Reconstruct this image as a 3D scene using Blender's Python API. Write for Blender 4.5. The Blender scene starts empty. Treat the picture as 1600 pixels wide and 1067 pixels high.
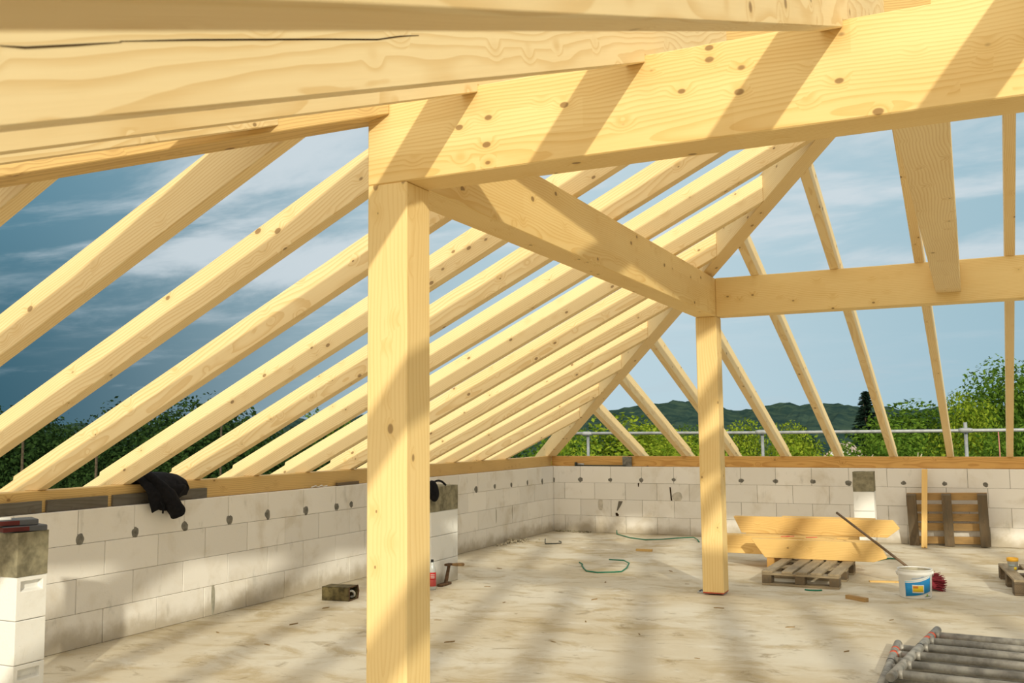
import bpy, bmesh, math, random
from mathutils import Vector, Matrix, noise as mnoise
random.seed(7)
SC = bpy.context.scene
COL = SC.collection
V = Vector

# ------------------------------------------------------------------ camera
YAW, PITCH, ROLL, FPX = -0.44, 0.0932, -0.0096, 1511.06
CAM = V((5.9492, -14.1122, 1.5407))
_f = V((math.sin(YAW)*math.cos(PITCH), math.cos(YAW)*math.cos(PITCH), math.sin(PITCH)))
_r = V((math.cos(YAW), -math.sin(YAW), 0)); _u = _r.cross(_f)
_c, _s = math.cos(ROLL), math.sin(ROLL)
_R, _U = _c*_r + _s*_u, -_s*_r + _c*_u
cd = bpy.data.cameras.new('camera'); cam = bpy.data.objects.new('camera', cd); COL.objects.link(cam)
m = Matrix((( _R.x, _U.x, -_f.x), (_R.y, _U.y, -_f.y), (_R.z, _U.z, -_f.z))).to_4x4()
m.translation = CAM; cam.matrix_world = m
cd.sensor_width = 36; cd.lens = FPX*36/1600; cd.clip_start = .05; cd.clip_end = 3000
cd.dof.use_dof = True; cd.dof.focus_distance = 7.0; cd.dof.aperture_fstop = 9
SC.camera = cam

def bearing(px, dist, py=668):
    """ground position of a far thing seen at that column, at that distance; z of the sight line"""
    d = _f + _R*(px-800)/FPX - _U*(py-533.5)/FPX
    h = math.hypot(d.x, d.y)
    return CAM + d*(dist/h)

# ------------------------------------------------------------------ helpers
def tag(o, label=None, cat=None, group=None, kind=None):
    if label: o['label'] = label
    if cat: o['category'] = cat
    if group: o['group'] = group
    if kind: o['kind'] = kind
    return o

def link(name, mesh, mat=None, parent=None):
    o = bpy.data.objects.new(name, mesh); COL.objects.link(o)
    if mat is not None and not mesh.materials: mesh.materials.append(mat)
    if parent is not None: o.parent = parent
    return o

def empty(name, loc=(0, 0, 0), rz=0):
    o = bpy.data.objects.new(name, None); COL.objects.link(o)
    o.location = loc; o.rotation_euler = (0, 0, rz); o.empty_display_size = .1
    return o

def finish(name, bm, mat, parent=None, M=None, smooth=False):
    """bm in world (or parent) coordinates; M = local frame in which the mesh is stored"""
    bmesh.ops.recalc_face_normals(bm, faces=bm.faces)
    if M is not None: bm.transform(M.inverted())
    me = bpy.data.meshes.new(name); bm.to_mesh(me); bm.free()
    if smooth:
        for p in me.polygons: p.use_smooth = True
    o = link(name, me, mat, parent)
    if M is not None: o.matrix_local = M
    return o

def add_box(bm, lo, hi, bev=0.0, M=None):
    lo, hi = V(lo), V(hi)
    r = bmesh.ops.create_cube(bm, size=1.0)
    vs = r['verts']
    for v in vs:
        v.co = V(((lo.x+hi.x)/2 + v.co.x*(hi.x-lo.x), (lo.y+hi.y)/2 + v.co.y*(hi.y-lo.y), (lo.z+hi.z)/2 + v.co.z*(hi.z-lo.z)))
    if M is not None:
        for v in vs: v.co = M @ v.co
    if bev:
        es = list({e for v in vs for e in v.link_edges})
        bmesh.ops.bevel(bm, geom=es, offset=bev, segments=1, affect='EDGES')

def frame_x(A, B, up=(0, 0, 1)):
    A, B, up = V(A), V(B), V(up)
    x = (B-A).normalized(); y = up.cross(x).normalized(); z = x.cross(y)
    M = Matrix((x, y, z)).transposed().to_4x4(); M.translation = A
    return M

def add_prism(bm, pts, off):
    """pts: list of world points (polygon), off: extrusion vector"""
    off = V(off)
    a = [bm.verts.new(V(p)) for p in pts]; b = [bm.verts.new(V(p)+off) for p in pts]
    n = len(pts)
    bm.faces.new(a); bm.faces.new(b[::-1])
    for i in range(n): bm.faces.new((a[i], b[i], b[(i+1) % n], a[(i+1) % n]))

def bev_all(bm, off, ang=30):
    bmesh.ops.recalc_face_normals(bm, faces=bm.faces)
    es = [e for e in bm.edges if len(e.link_faces) == 2 and e.calc_face_angle(0) > math.radians(ang)]
    if es: bmesh.ops.bevel(bm, geom=es, offset=off, segments=1, affect='EDGES', clamp_overlap=True)

def add_tube(bm, pts, rad, n=10, caps=True, rads=None):
    pts = [V(p) for p in pts]
    rings = []
    t0 = (pts[1]-pts[0]).normalized()
    ref = V((0, 0, 1)) if abs(t0.z) < .9 else V((1, 0, 0))
    nrm = (ref - t0*ref.dot(t0)).normalized()
    for i, p in enumerate(pts):
        if i == 0: t = pts[1]-pts[0]
        elif i == len(pts)-1: t = pts[-1]-pts[-2]
        else: t = (pts[i+1]-pts[i]).normalized() + (pts[i]-pts[i-1]).normalized()
        t.normalize()
        nrm = (nrm - t*nrm.dot(t)).normalized(); b = t.cross(nrm)
        r = rads[i] if rads else rad
        rings.append([bm.verts.new(p + (nrm*math.cos(2*math.pi*k/n) + b*math.sin(2*math.pi*k/n))*r) for k in range(n)])
    for i in range(len(rings)-1):
        for k in range(n):
            bm.faces.new((rings[i][k], rings[i][(k+1) % n], rings[i+1][(k+1) % n], rings[i+1][k]))
    if caps:
        bm.faces.new(rings[0][::-1]); bm.faces.new(rings[-1])

def add_lathe(bm, prof, n=36, M=None):
    """prof: list of (r, z)"""
    M = M or Matrix.Identity(4)
    rings = []
    for r, z in prof:
        if r < 1e-5: rings.append([bm.verts.new(M @ V((0, 0, z)))])
        else: rings.append([bm.verts.new(M @ V((r*math.cos(2*math.pi*k/n), r*math.sin(2*math.pi*k/n), z))) for k in range(n)])
    for a, b in zip(rings, rings[1:]):
        for k in range(n):
            k2 = (k+1) % n
            if len(a) == 1 and len(b) == 1: continue
            if len(a) == 1: bm.faces.new((a[0], b[k2], b[k]))
            elif len(b) == 1: bm.faces.new((a[k], a[k2], b[0]))
            else: bm.faces.new((a[k], a[k2], b[k2], b[k]))

def smoothpath(pts, n=6):
    pts = [V(p) for p in pts]; out = []
    for i in range(len(pts)-1):
        p0 = pts[max(i-1, 0)]; p1 = pts[i]; p2 = pts[i+1]; p3 = pts[min(i+2, len(pts)-1)]
        for k in range(n):
            t = k/n
            out.append(.5*((2*p1) + (-p0+p2)*t + (2*p0-5*p1+4*p2-p3)*t*t + (-p0+3*p1-3*p2+p3)*t**3))
    out.append(pts[-1]); return out

# ------------------------------------------------------------------ materials
class NT:
    def __init__(s, name):
        s.m = bpy.data.materials.new(name); s.m.use_nodes = True
        s.t = s.m.node_tree; s.n = s.t.nodes; s.n.clear()
        s.out = s.n.new('ShaderNodeOutputMaterial'); s.b = s.n.new('ShaderNodeBsdfPrincipled')
        s.t.links.new(s.b.outputs[0], s.out.inputs[0])
    def L(s, a, b):
        s.t.links.new(a, b)
    def put(s, sock, v):
        if isinstance(v, bpy.types.NodeSocket): s.L(v, sock)
        elif v is not None: sock.default_value = v
    def math(s, op, a, b=None, c=None, clamp=False):
        n = s.n.new('ShaderNodeMath'); n.operation = op; n.use_clamp = clamp
        s.put(n.inputs[0], a); s.put(n.inputs[1], b)
        if c is not None: s.put(n.inputs[2], c)
        return n.outputs[0]
    def vmath(s, op, a, b=None):
        n = s.n.new('ShaderNodeVectorMath'); n.operation = op
        s.put(n.inputs[0], a)
        if b is not None: s.put(n.inputs[1], b)
        return n.outputs[0]
    def mix(s, f, a, b, mode='MIX'):
        n = s.n.new('ShaderNodeMix'); n.data_type = 'RGBA'; n.blend_type = mode
        s.put(n.inputs['Factor'], f)
        s.put(n.inputs[6], a if isinstance(a, bpy.types.NodeSocket) else (*a, 1))
        s.put(n.inputs[7], b if isinstance(b, bpy.types.NodeSocket) else (*b, 1))
        return n.outputs[2]
    def ramp(s, f, lo, hi):
        n = s.n.new('ShaderNodeMapRange'); n.interpolation_type = 'SMOOTHSTEP'
        s.put(n.inputs['Value'], f); n.inputs['From Min'].default_value = lo; n.inputs['From Max'].default_value = hi
        return n.outputs[0]
    def noise(s, vec, scale, detail=3, rough=.55, dist=0):
        n = s.n.new('ShaderNodeTexNoise'); s.put(n.inputs['Vector'], vec)
        n.inputs['Scale'].default_value = scale; n.inputs['Detail'].default_value = detail
        n.inputs['Roughness'].default_value = rough; n.inputs['Distortion'].default_value = dist
        return n.outputs['Fac']
    def obj(s):
        return s.n.new('ShaderNodeTexCoord').outputs['Object']
    def scale(s, v, sc):
        return s.vmath('MULTIPLY', v, sc)
    def rnd(s):
        return s.n.new('ShaderNodeObjectInfo').outputs['Random']
    def island(s):
        return s.n.new('ShaderNodeNewGeometry').outputs['Random Per Island']
    def done(s, col, rough=.7, spec=.3, bump=None, bstr=.2, bdist=.01, metal=0):
        s.put(s.b.inputs['Base Color'], col if isinstance(col, bpy.types.NodeSocket) else (*col, 1))
        s.put(s.b.inputs['Roughness'], rough); s.b.inputs['Specular IOR Level'].default_value = spec
        s.b.inputs['Metallic'].default_value = metal
        if bump is not None:
            n = s.n.new('ShaderNodeBump'); n.inputs['Strength'].default_value = bstr; n.inputs['Distance'].default_value = bdist
            s.L(bump, n.inputs['Height']); s.L(n.outputs[0], s.b.inputs['Normal'])
        return s.m

def wood(name, light, dark, knot=(.16, .075, .025), ring=.014, rings=.5, knots=1.0, lam=0.0, grey=0.0):
    t = NT(name)
    o = t.obj(); r = t.rnd()
    off = t.n.new('ShaderNodeCombineXYZ'); t.L(t.math('MULTIPLY', r, 37.0), off.inputs[0]); t.L(t.math('MULTIPLY', r, 11.3), off.inputs[1]); t.L(t.math('MULTIPLY', r, 7.7), off.inputs[2])
    p = t.vmath('ADD', o, off.outputs[0])
    # knots: voronoi cells stretched along the grain
    vor = t.n.new('ShaderNodeTexVoronoi'); vor.feature = 'F1'; vor.inputs['Scale'].default_value = 1.0
    t.L(t.scale(p, (8.5, 13.0, 13.0)), vor.inputs['Vector'])
    dist, vcol = vor.outputs['Distance'], vor.outputs['Color']
    sc = t.n.new('ShaderNodeSeparateColor'); t.L(vcol, sc.inputs[0])
    gate = t.math('GREATER_THAN', sc.outputs[0], .76)
    size = t.math('MULTIPLY_ADD', sc.outputs[1], .15, .07)
    k_core = t.math('MULTIPLY', t.math('SUBTRACT', 1.0, t.ramp(t.math('DIVIDE', dist, size), .7, 1.05)), gate)
    k_halo = t.math('MULTIPLY', t.math('SUBTRACT', 1.0, t.ramp(dist, .1, .6)), gate)
    # growth rings around a pith line lying off the piece
    warp = t.noise(t.scale(p, (.9, 2.6, 2.6)), 1.0, 2, .5)
    warp2 = t.noise(t.scale(p, (3.5, 9, 9)), 1.0, 2, .5)
    sp = t.n.new('ShaderNodeSeparateXYZ'); t.L(o, sp.inputs[0])
    y = t.math('ADD', sp.outputs[1], t.math('MULTIPLY_ADD', r, .25, -.05))
    z = t.math('ADD', sp.outputs[2], t.math('MULTIPLY_ADD', r, -.21, .16))
    rad = t.math('SQRT', t.math('ADD', t.math('MULTIPLY', y, y), t.math('MULTIPLY', z, z)))
    rad = t.math('ADD', rad, t.math('MULTIPLY', warp, .11)); rad = t.math('ADD', rad, t.math('MULTIPLY', warp2, .012))
    rad = t.math('ADD', rad, t.math('MULTIPLY', k_halo, .022))
    ph = t.math('FRACT', t.math('DIVIDE', rad, ring))
    late = t.math('MULTIPLY', t.ramp(ph, .35, .95), t.math('SUBTRACT', 1.0, t.ramp(ph, .95, 1.0)))
    fibre = t.noise(t.scale(p, (3, 90, 90)), 1.0, 3, .6)
    blot = t.noise(t.scale(p, (.8, 4, 4)), 1.0, 3, .55)
    f = t.math('ADD', t.math('MULTIPLY', late, rings), t.math('MULTIPLY', t.math('SUBTRACT', fibre, .5), .35))
    f = t.math('ADD', f, t.math('MULTIPLY', t.math('SUBTRACT', blot, .45), .75))
    f = t.math('ADD', f, t.math('MULTIPLY', t.math('SUBTRACT', r, .5), .22), clamp=True)
    if lam:
        lay = t.math('FLOOR', t.math('DIVIDE', sp.outputs[2], lam))
        seg = t.math('FLOOR', t.math('ADD', t.math('MULTIPLY', sp.outputs[0], .62), t.math('MULTIPLY', lay, .37)))
        wn = t.n.new('ShaderNodeTexWhiteNoise'); wn.noise_dimensions = '3D'
        cb = t.n.new('ShaderNodeCombineXYZ'); t.L(lay, cb.inputs[0]); t.L(seg, cb.inputs[1]); t.L(r, cb.inputs[2]); t.L(cb.outputs[0], wn.inputs['Vector'])
        f = t.math('ADD', f, t.math('MULTIPLY', t.math('SUBTRACT', wn.outputs['Value'], .5), .30), clamp=True)
    col = t.mix(f, light, dark)
    col = t.mix(t.math('MULTIPLY', k_halo, .28), col, dark)
    col = t.mix(t.math('MULTIPLY', k_core, .72*knots), col, knot)
    if grey:
        g = t.ramp(t.noise(t.scale(p, (4, 14, 14)), 1.0, 4, .65), .35, .7)
        col = t.mix(t.math('MULTIPLY', g, grey), col, (.10, .085, .06))
    return t.done(col, .62, .25, fibre, .12, .004)

M_rafter = wood('spruce_rafter', (.87, .69, .39), (.68, .45, .18), lam=0)
M_glulam = wood('spruce_glulam', (.87, .66, .31), (.68, .42, .13), lam=.12, rings=.42)
M_post = wood('spruce_post', (.86, .65, .31), (.70, .45, .15), ring=.02, rings=.32, knots=.9)
M_plate = wood('spruce_plate', (.66, .45, .18), (.42, .24, .08), rings=.6)
M_orange = wood('pine_plate', (.68, .40, .13), (.46, .23, .06), rings=.6)
M_cut = wood('spruce_offcut', (.82, .56, .22), (.62, .36, .10), rings=.55)
M_grey = wood('weathered_board', (.16, .145, .12), (.08, .07, .055), rings=.4, knots=.5, grey=.5)
M_pallet = wood('pallet_wood', (.40, .32, .21), (.22, .16, .09), rings=.4, knots=.5, grey=.45)
M_pdark = wood('dark_pallet_wood', (.17, .12, .07), (.06, .045, .03), rings=.4, knots=.4, grey=.7)
M_pmid = wood('brown_pallet_wood', (.48, .30, .12), (.28, .16, .06), rings=.5, grey=.25)

def plain(name, c, rough=.6, spec=.4, metal=0, var=.0, sc=12):
    t = NT(name)
    if var:
        n = t.noise(t.obj(), sc, 4, .6)
        c2 = tuple(max(0, x*(1-var)) for x in c); c1 = tuple(min(1, x*(1+var*.6)) for x in c)
        return t.done(t.mix(t.ramp(n, .3, .7), c2, c1), rough, spec, n, .15, .005, metal)
    return t.done(c, rough, spec, metal=metal)

def aac(name, base=(.82, .79, .745)):
    t = NT(name); o = t.obj(); isl = t.island()
    b = t.mix(isl, tuple(x*.93 for x in base), tuple(min(1, x*1.05) for x in base))
    st = t.ramp(t.noise(o, 2.1, 5, .62, .4), .50, .78)
    col = t.mix(t.math('MULTIPLY', st, .50), b, (.50, .42, .29))
    st2 = t.ramp(t.noise(t.scale(o, (3, 3, 1.2)), 2.4, 4, .6), .60, .72)
    col = t.mix(t.math('MULTIPLY', st2, .35), col, (.42, .40, .35))
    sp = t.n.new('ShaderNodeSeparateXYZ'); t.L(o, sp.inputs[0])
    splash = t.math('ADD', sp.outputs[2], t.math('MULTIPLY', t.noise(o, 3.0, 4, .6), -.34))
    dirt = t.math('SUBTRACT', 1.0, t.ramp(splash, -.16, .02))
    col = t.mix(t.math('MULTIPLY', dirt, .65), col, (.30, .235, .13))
    pit = t.noise(o, 70, 2, .7)
    col = t.mix(t.math('MULTIPLY', t.ramp(pit, .68, .78), .4), col, (.35, .33, .3))
    return t.done(col, .9, .15, pit, .25, .006)
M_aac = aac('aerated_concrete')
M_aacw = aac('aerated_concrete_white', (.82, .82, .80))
M_joint = plain('thin_joint', (.34, .32, .27), .95, .1)
M_mortar = plain('mortar_grey', (.20, .19, .165), .95, .1, var=.35, sc=25)
M_cap = plain('raw_concrete', (.27, .245, .165), .9, .15, var=.45, sc=9)

def floor_mat():
    t = NT('concrete_slab'); o = t.obj()
    big = t.noise(t.scale(o, (.55, .9, 1)), 1.0, 5, .6, .3)
    mid = t.noise(t.scale(o, (1.9, 2.7, 1)), 1.0, 6, .68, .6)
    fine = t.noise(o, 26, 5, .7)
    col = t.mix(t.ramp(big, .32, .68), (.58, .50, .36), (.70, .66, .56))
    col = t.mix(t.math('MULTIPLY', t.ramp(mid, .46, .68), .78), col, (.44, .34, .18))
    white = t.noise(t.scale(o, (1.2, 1.9, 1)), 1.7, 5, .65, .5)
    col = t.mix(t.math('MULTIPLY', t.ramp(white, .55, .72), .5), col, (.80, .79, .75))
    st = t.noise(t.scale(o, (2.4, 4.0, 1)), 1.3, 5, .7, .8)
    col = t.mix(t.math('MULTIPLY', t.ramp(st, .56, .70), .6), col, (.24, .175, .085))
    spk = t.noise(t.scale(o, (1, 2.2, 1)), 34, 3, .6)
    col = t.mix(t.math('MULTIPLY', t.ramp(spk, .70, .76), .7), col, (.17, .13, .07))
    # uneven darker brown strip along the two block walls
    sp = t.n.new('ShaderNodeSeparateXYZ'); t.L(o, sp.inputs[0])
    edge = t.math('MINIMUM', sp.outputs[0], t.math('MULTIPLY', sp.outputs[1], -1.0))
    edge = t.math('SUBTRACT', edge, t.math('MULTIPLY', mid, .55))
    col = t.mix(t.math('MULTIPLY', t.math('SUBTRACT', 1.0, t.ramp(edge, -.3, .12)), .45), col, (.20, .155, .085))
    col = t.mix(t.math('MULTIPLY', fine, .25), col, (.45, .39, .28))
    return t.done(col, .8, .25, fine, .2, .006)
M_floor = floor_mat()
M_steel = plain('galvanised_steel', (.42, .42, .41), .45, .5, .75, var=.25, sc=14)
M_tube = plain('dull_tube', (.36, .345, .31), .55, .4, .45, var=.4, sc=9)
M_rail = plain('zinc_rail', (.34, .36, .38), .5, .4, .3, var=.2)
M_redpaint = plain('red_paint', (.55, .10, .05), .6, var=.2, sc=30)
M_black = plain('black_rubber', (.012, .012, .012), .5)
M_cloth = plain('black_cloth', (.010, .010, .013), .9, .15, var=.3, sc=30)
M_rust = plain('rusty_iron', (.13, .075, .04), .8, .3, .2, var=.5, sc=30)
M_handle = plain('worn_handle', (.33, .19, .07), .6, var=.35, sc=20)
M_bucket = plain('bucket_plastic', (.78, .78, .76), .45, .4, var=.06, sc=8)
M_blue = plain('label_blue', (.01, .26, .62), .4)
M_cyan = plain('label_pale_blue', (.30, .68, .85), .4)
M_yel = plain('label_yellow', (.80, .58, .03), .4)
M_white = plain('label_white', (.82, .82, .80), .45)
M_green = plain('label_green', (.25, .42, .05), .5)
M_red = plain('label_red', (.62, .03, .03), .45)
M_slurry = plain('dried_slurry', (.36, .33, .25), .9, .2, var=.3)
M_bristle = plain('red_bristle', (.20, .015, .025), .8, var=.3)
M_broom = plain('broom_pole', (.14, .09, .05), .6, var=.2)
M_strap = plain('green_strap', (.005, .16, .09), .5)
M_hook = plain('dark_rod', (.05, .06, .05), .5, .4, .4)
M_tin = plain('dirty_olive_tin', (.13, .105, .045), .6, .4, .3, var=.6, sc=16)
M_case_r = plain('dark_red_case', (.11, .012, .010), .6, var=.2)
M_case_g = plain('grey_case', (.085, .09, .10), .5, var=.15)
M_chip = plain('wood_chip', (.30, .20, .09), .8, var=.3)
M_clear = plain('bottle_plastic', (.55, .58, .58), .15, .5)
M_pot = plain('pot_plastic', (.66, .66, .63), .5, var=.05)
M_orangelid = plain('pot_orange_rim', (.72, .38, .03), .5)
M_crackm = plain('crack_shadow', (.035, .018, .008), .95, .05)
M_redchalk = plain('red_crayon', (.60, .05, .05), .8)

def leafmat(name, dark, light):
    t = NT(name); isl = t.island(); r = t.rnd()
    f = t.math('ADD', t.math('MULTIPLY', isl, .75), t.math('MULTIPLY', r, .25), clamp=True)
    col = t.mix(f, dark, light)
    t.n.remove(t.b)
    d = t.n.new('ShaderNodeBsdfDiffuse'); tr = t.n.new('ShaderNodeBsdfTranslucent'); mx = t.n.new('ShaderNodeMixShader')
    mx.inputs[0].default_value = .3
    t.L(col, d.inputs[0]); t.L(col, tr.inputs[0]); t.L(d.outputs[0], mx.inputs[1]); t.L(tr.outputs[0], mx.inputs[2]); t.L(mx.outputs[0], t.out.inputs[0])
    return t.m
M_leaf_y = leafmat('leaves_yellow_green', (.06, .13, .01), (.34, .42, .04))
M_leaf_m = leafmat('leaves_mid_green', (.030, .080, .010), (.17, .28, .035))
M_leaf_d = leafmat('leaves_dark_green', (.010, .028, .010), (.050, .095, .025))  # on the left trees and bushes this also holds painted edge vignetting
M_leaf_s = leafmat('spruce_needles', (.009, .024, .017), (.035, .068, .045))
M_bark = plain('bark', (.10, .075, .05), .9, .1, var=.4)
M_birch = plain('pale_bark', (.50, .45, .33), .9, .1, var=.3)

def forest_mat():
    t = NT('distant_forest'); o = t.obj()
    n = t.noise(o, .16, 5, .65); n2 = t.noise(o, .03, 2)
    col = t.mix(t.ramp(n, .35, .68), (.012, .032, .030), (.048, .080, .052))
    col = t.mix(t.math('MULTIPLY', n2, .5), col, (.035, .062, .062))  # bluish distance haze painted into the forest colour
    return t.done(col, 1, 0)
M_forest = forest_mat()
M_grass = plain('meadow', (.07, .10, .025), 1, 0, var=.5, sc=.08)

# ------------------------------------------------------------------ world and sun
SUN = V((.65, -1, .47)).normalized()
w = bpy.data.worlds.new('sky'); SC.world = w; w.use_nodes = True
nt = w.node_tree; N = nt.nodes; N.clear()
class WT(NT):
    def __init__(s): s.t = nt; s.n = N
t = WT()
out = N.new('ShaderNodeOutputWorld'); bg = N.new('ShaderNodeBackground'); nt.links.new(bg.outputs[0], out.inputs[0])
d = t.vmath('NORMALIZE', N.new('ShaderNodeTexCoord').outputs['Generated'])
sp = N.new('ShaderNodeSeparateXYZ'); nt.links.new(d, sp.inputs[0])
def dot(v):
    n = N.new('ShaderNodeVectorMath'); n.operation = 'DOT_PRODUCT'; nt.links.new(d, n.inputs[0]); n.inputs[1].default_value = v
    return n.outputs['Value']
zup = t.math('MAXIMUM', sp.outputs[2], 0.0)
east = dot((math.cos(YAW), -math.sin(YAW), 0))          # from the dark weather side (-) to the clear side (+)
side = t.ramp(east, -.52, .10)
high = t.ramp(zup, .0, .30)
dark_side = t.mix(high, (.036, .108, .150), (.12, .27, .36))
pale_side = t.mix(high, (.50, .65, .72), (.49, .64, .71))
base = t.mix(side, dark_side, pale_side)
base = t.mix(t.math('MULTIPLY', t.ramp(east, .12, .55), .55), base, (.20, .40, .50))
# layered cloud streaks
zz = t.math('ADD', zup, .14)
cb = N.new('ShaderNodeCombineXYZ'); nt.links.new(t.math('DIVIDE', sp.outputs[0], zz), cb.inputs[0]); nt.links.new(t.math('DIVIDE', sp.outputs[1], zz), cb.inputs[1])
c1 = t.noise(t.scale(cb.outputs[0], (.9, 1.5, 1)), .95, 7, .58, .35)
c2 = t.noise(t.vmath('ADD', t.scale(cb.outputs[0], (.7, 1.0, 1)), (4.1, 2.2, 0)), 1.7, 6, .6, .2)
band = t.math('MULTIPLY', t.ramp(zup, .06, .17), t.math('SUBTRACT', 1.0, t.ramp(zup, .40, .70)))
cl = t.math('MULTIPLY', t.ramp(c1, .46, .62), band)
base = t.mix(t.math('MULTIPLY', cl, .82), base, (.66, .73, .77))
base = t.mix(t.math('MULTIPLY', t.ramp(c2, .52, .70), .30), base, (.50, .60, .66))
# unseen bright sky added as fill, overhead and behind the camera
sd = dot(tuple(V((-.12, -.94, .32)).normalized()))
base = t.mix(t.ramp(zup, .46, .80), base, (.84, .81, .73))          # unseen overhead brightness, added to fill the floor
base = t.mix(t.ramp(sd, .15, .85), base, (1.58, 1.46, 1.22))          # unseen bright bank, added behind the viewer to lift the far wall
low = t.ramp(sp.outputs[2], -.02, .0)
base = t.mix(low, (.09, .10, .07), base)
nt.links.new(base, bg.inputs[0])
bg.inputs[1].default_value = 1.0

sl = bpy.data.lights.new('sun', 'SUN'); sl.energy = 2.75; sl.angle = math.radians(1.3); sl.color = (1.0, .93, .73)
so = bpy.data.objects.new('sun', sl); COL.objects.link(so); so.rotation_euler = SUN.to_track_quat('Z', 'Y').to_euler(); so.location = (12, -24, 12)

SC.view_settings.view_transform = 'Standard'; SC.view_settings.look = 'None'
SC.view_settings.exposure = 0.0; SC.view_settings.gamma = 1.0; SC.view_settings.use_curve_mapping = False
SC.cycles.use_denoising = True; SC.cycles.max_bounces = 8
SC.cycles.sample_clamp_indirect = 8

# ------------------------------------------------------------------ ground, floor, walls
def setting(o): o['kind'] = 'structure'; return o
bm = bmesh.new(); add_box(bm, (-900, -120, -7.6), (700, 1100, -7.2)); setting(finish('ground', bm, M_grass))
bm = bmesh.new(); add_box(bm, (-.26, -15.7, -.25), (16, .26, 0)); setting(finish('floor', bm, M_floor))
bm = bmesh.new(); add_box(bm, (-.1, -15.5, -7.2), (15.8, .1, -.25)); setting(finish('wall_below', bm, M_aac))

def block_wall(name, x0, x1, step, first, along, tmat=M_aac, thick=.24, courses=4):
    """wall of thin-joint blocks; along='y': inner face on x=0, along='x': inner face on y=0"""
    root = bmesh.new()
    g = .0024
    for c in range(courses):
        sh = first + (0 if c % 2 == (courses-1) % 2 else step*.47)
        k = math.floor((x0-sh)/step)
        while sh+k*step < x1:
            a, b = max(x0, sh+k*step), min(x1, sh+(k+1)*step); k += 1
            if b-a < .02: continue
            pr = random.uniform(-.003, .002)
            z0, z1 = c*.25+g*.6, c*.25+.25-g*.6
            if along == 'y': add_box(root, (-thick, a+g, z0), (pr, b-g, z1), .003)
            else: add_box(root, (a+g, -pr, z0), (b-g, thick, z1), .003)
    o = setting(finish(name, root, tmat))
    j = bmesh.new()
    if along == 'y': add_box(j, (-thick+.01, x0+.005, 0), (-.009, x1-.005, courses*.25-.006))
    else: add_box(j, (x0+.005, .009, 0), (x1-.005, thick-.01, courses*.25-.006))
    finish('mortar_joint', j, M_joint, o)
    return o
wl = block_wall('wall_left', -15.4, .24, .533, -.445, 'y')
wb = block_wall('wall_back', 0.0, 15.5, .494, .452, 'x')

def patch(parent, c, nrm, rx, rz, name='mortar_patch', mat=M_mortar, depth=.007):
    """dab of mortar pressed into a grip hole: an irregular flat lump"""
    bm = bmesh.new(); n = 18; ph = random.uniform(0, 9)
    c = V(c); nrm = V(nrm); side = V((0, 0, 1)).cross(nrm).normalized(); up = V((0, 0, 1))
    rings = []
    for q, h in ((1.0, 0), (.8, .8), (.4, 1.0)):
        ring = []
        for k in range(n):
            a = 2*math.pi*k/n
            rr = q*(1 + .32*mnoise.noise(V((math.cos(a)*1.3+ph, math.sin(a)*1.3, ph))))
            ring.append(bm.verts.new(c + side*math.cos(a)*rx*rr + up*math.sin(a)*rz*rr + nrm*(depth*h-.004)))
        rings.append(ring)
    for a, b in zip(rings, rings[1:]):
        for k in range(n): bm.faces.new((a[k], a[(k+1) % n], b[(k+1) % n], b[k]))
    bm.faces.new(rings[-1])
    return finish(name, bm, mat, parent, smooth=True)
for y in (-10.03, -9.49, -8.955, -8.434, -7.90, -7.36, -6.85, -6.275, -5.76, -5.50, -4.75, -4.2, -3.7, -3.17, -2.63, -2.08, -1.543, -.99, -.445):
    patch(wl, (0, y, .79+random.uniform(-.008, .008)), (1, 0, 0), random.uniform(.035, .05), random.uniform(.036, .05))
for x in (.455, .936, 1.435, 1.938, 2.93, 3.418, 3.927, 4.40, 5.105, 5.609, 6.097, 6.6):
    patch(wb, (x, 0, .806+random.uniform(-.01, .01)), (0, -1, 0), random.uniform(.034, .05), random.uniform(.03, .046))
patch(wb, (.012, 0, .79), (0, -1, 0), .02, .045)
# chips knocked out of the back wall
def chip(pts, name='chipped_hole', mat=M_crackm):
    bm = bmesh.new(); add_prism(bm, [V((x, -.004, z)) for x, z in pts], (0, .006, 0)); return finish(name, bm, mat, wb)
chip([(1.07, .48), (1.135, .478), (1.10, .41), (1.05, .335), (1.035, .335)], mat=plain('hole_grey', (.16, .145, .12), .95, .1))
chip([(1.015, .30), (1.04, .305), (1.07, .275), (1.06, .255), (1.02, .26)])
chip([(1.868, .70), (1.885, .70), (1.905, .505), (1.885, .505)])
chip([(1.38, .755), (1.40, .755), (1.392, .70), (1.382, .70)])
for (x, z, w2, h2) in ((.78, .42, .05, .11), (.30, .36, .05, .14), (1.99, .56, .10, .075)):
    patch(wb, (x, 0, z), (0, -1, 0), w2, h2, 'mortar_smear', plain('smear', (.56, .52, .45), .95, .1, var=.2), .003)
for (y, z, w2, h2) in ((-7.55, .14, .03, .17), (-6.75, .36, .03, .09), (-2.05, .40, .035, .12), (-1.50, .40, .03, .11), (-6.95, .09, .05, .05)):
    patch(wl, (0, y, z), (1, 0, 0), w2, h2, 'mortar_smear', plain('smear', (.38, .36, .29), .95, .1, var=.2), .003)

# ------------------------------------------------------------------ timber frame
LS, LZ = .49, 1.165        # left slope: z = LZ + LS*(x+.06)
BS, BZ = .365, 1.160       # back slope: z = BZ + BS*(.06-y)
FS, FY, FZ = .382, -10.6, 2.962   # front slope through the purlin face
PT, PB = 2.992, 2.625      # purlin top, bottom
APX = 5.79; APY = -7.80; APZ = LZ + LS*(APX+.06)

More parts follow.
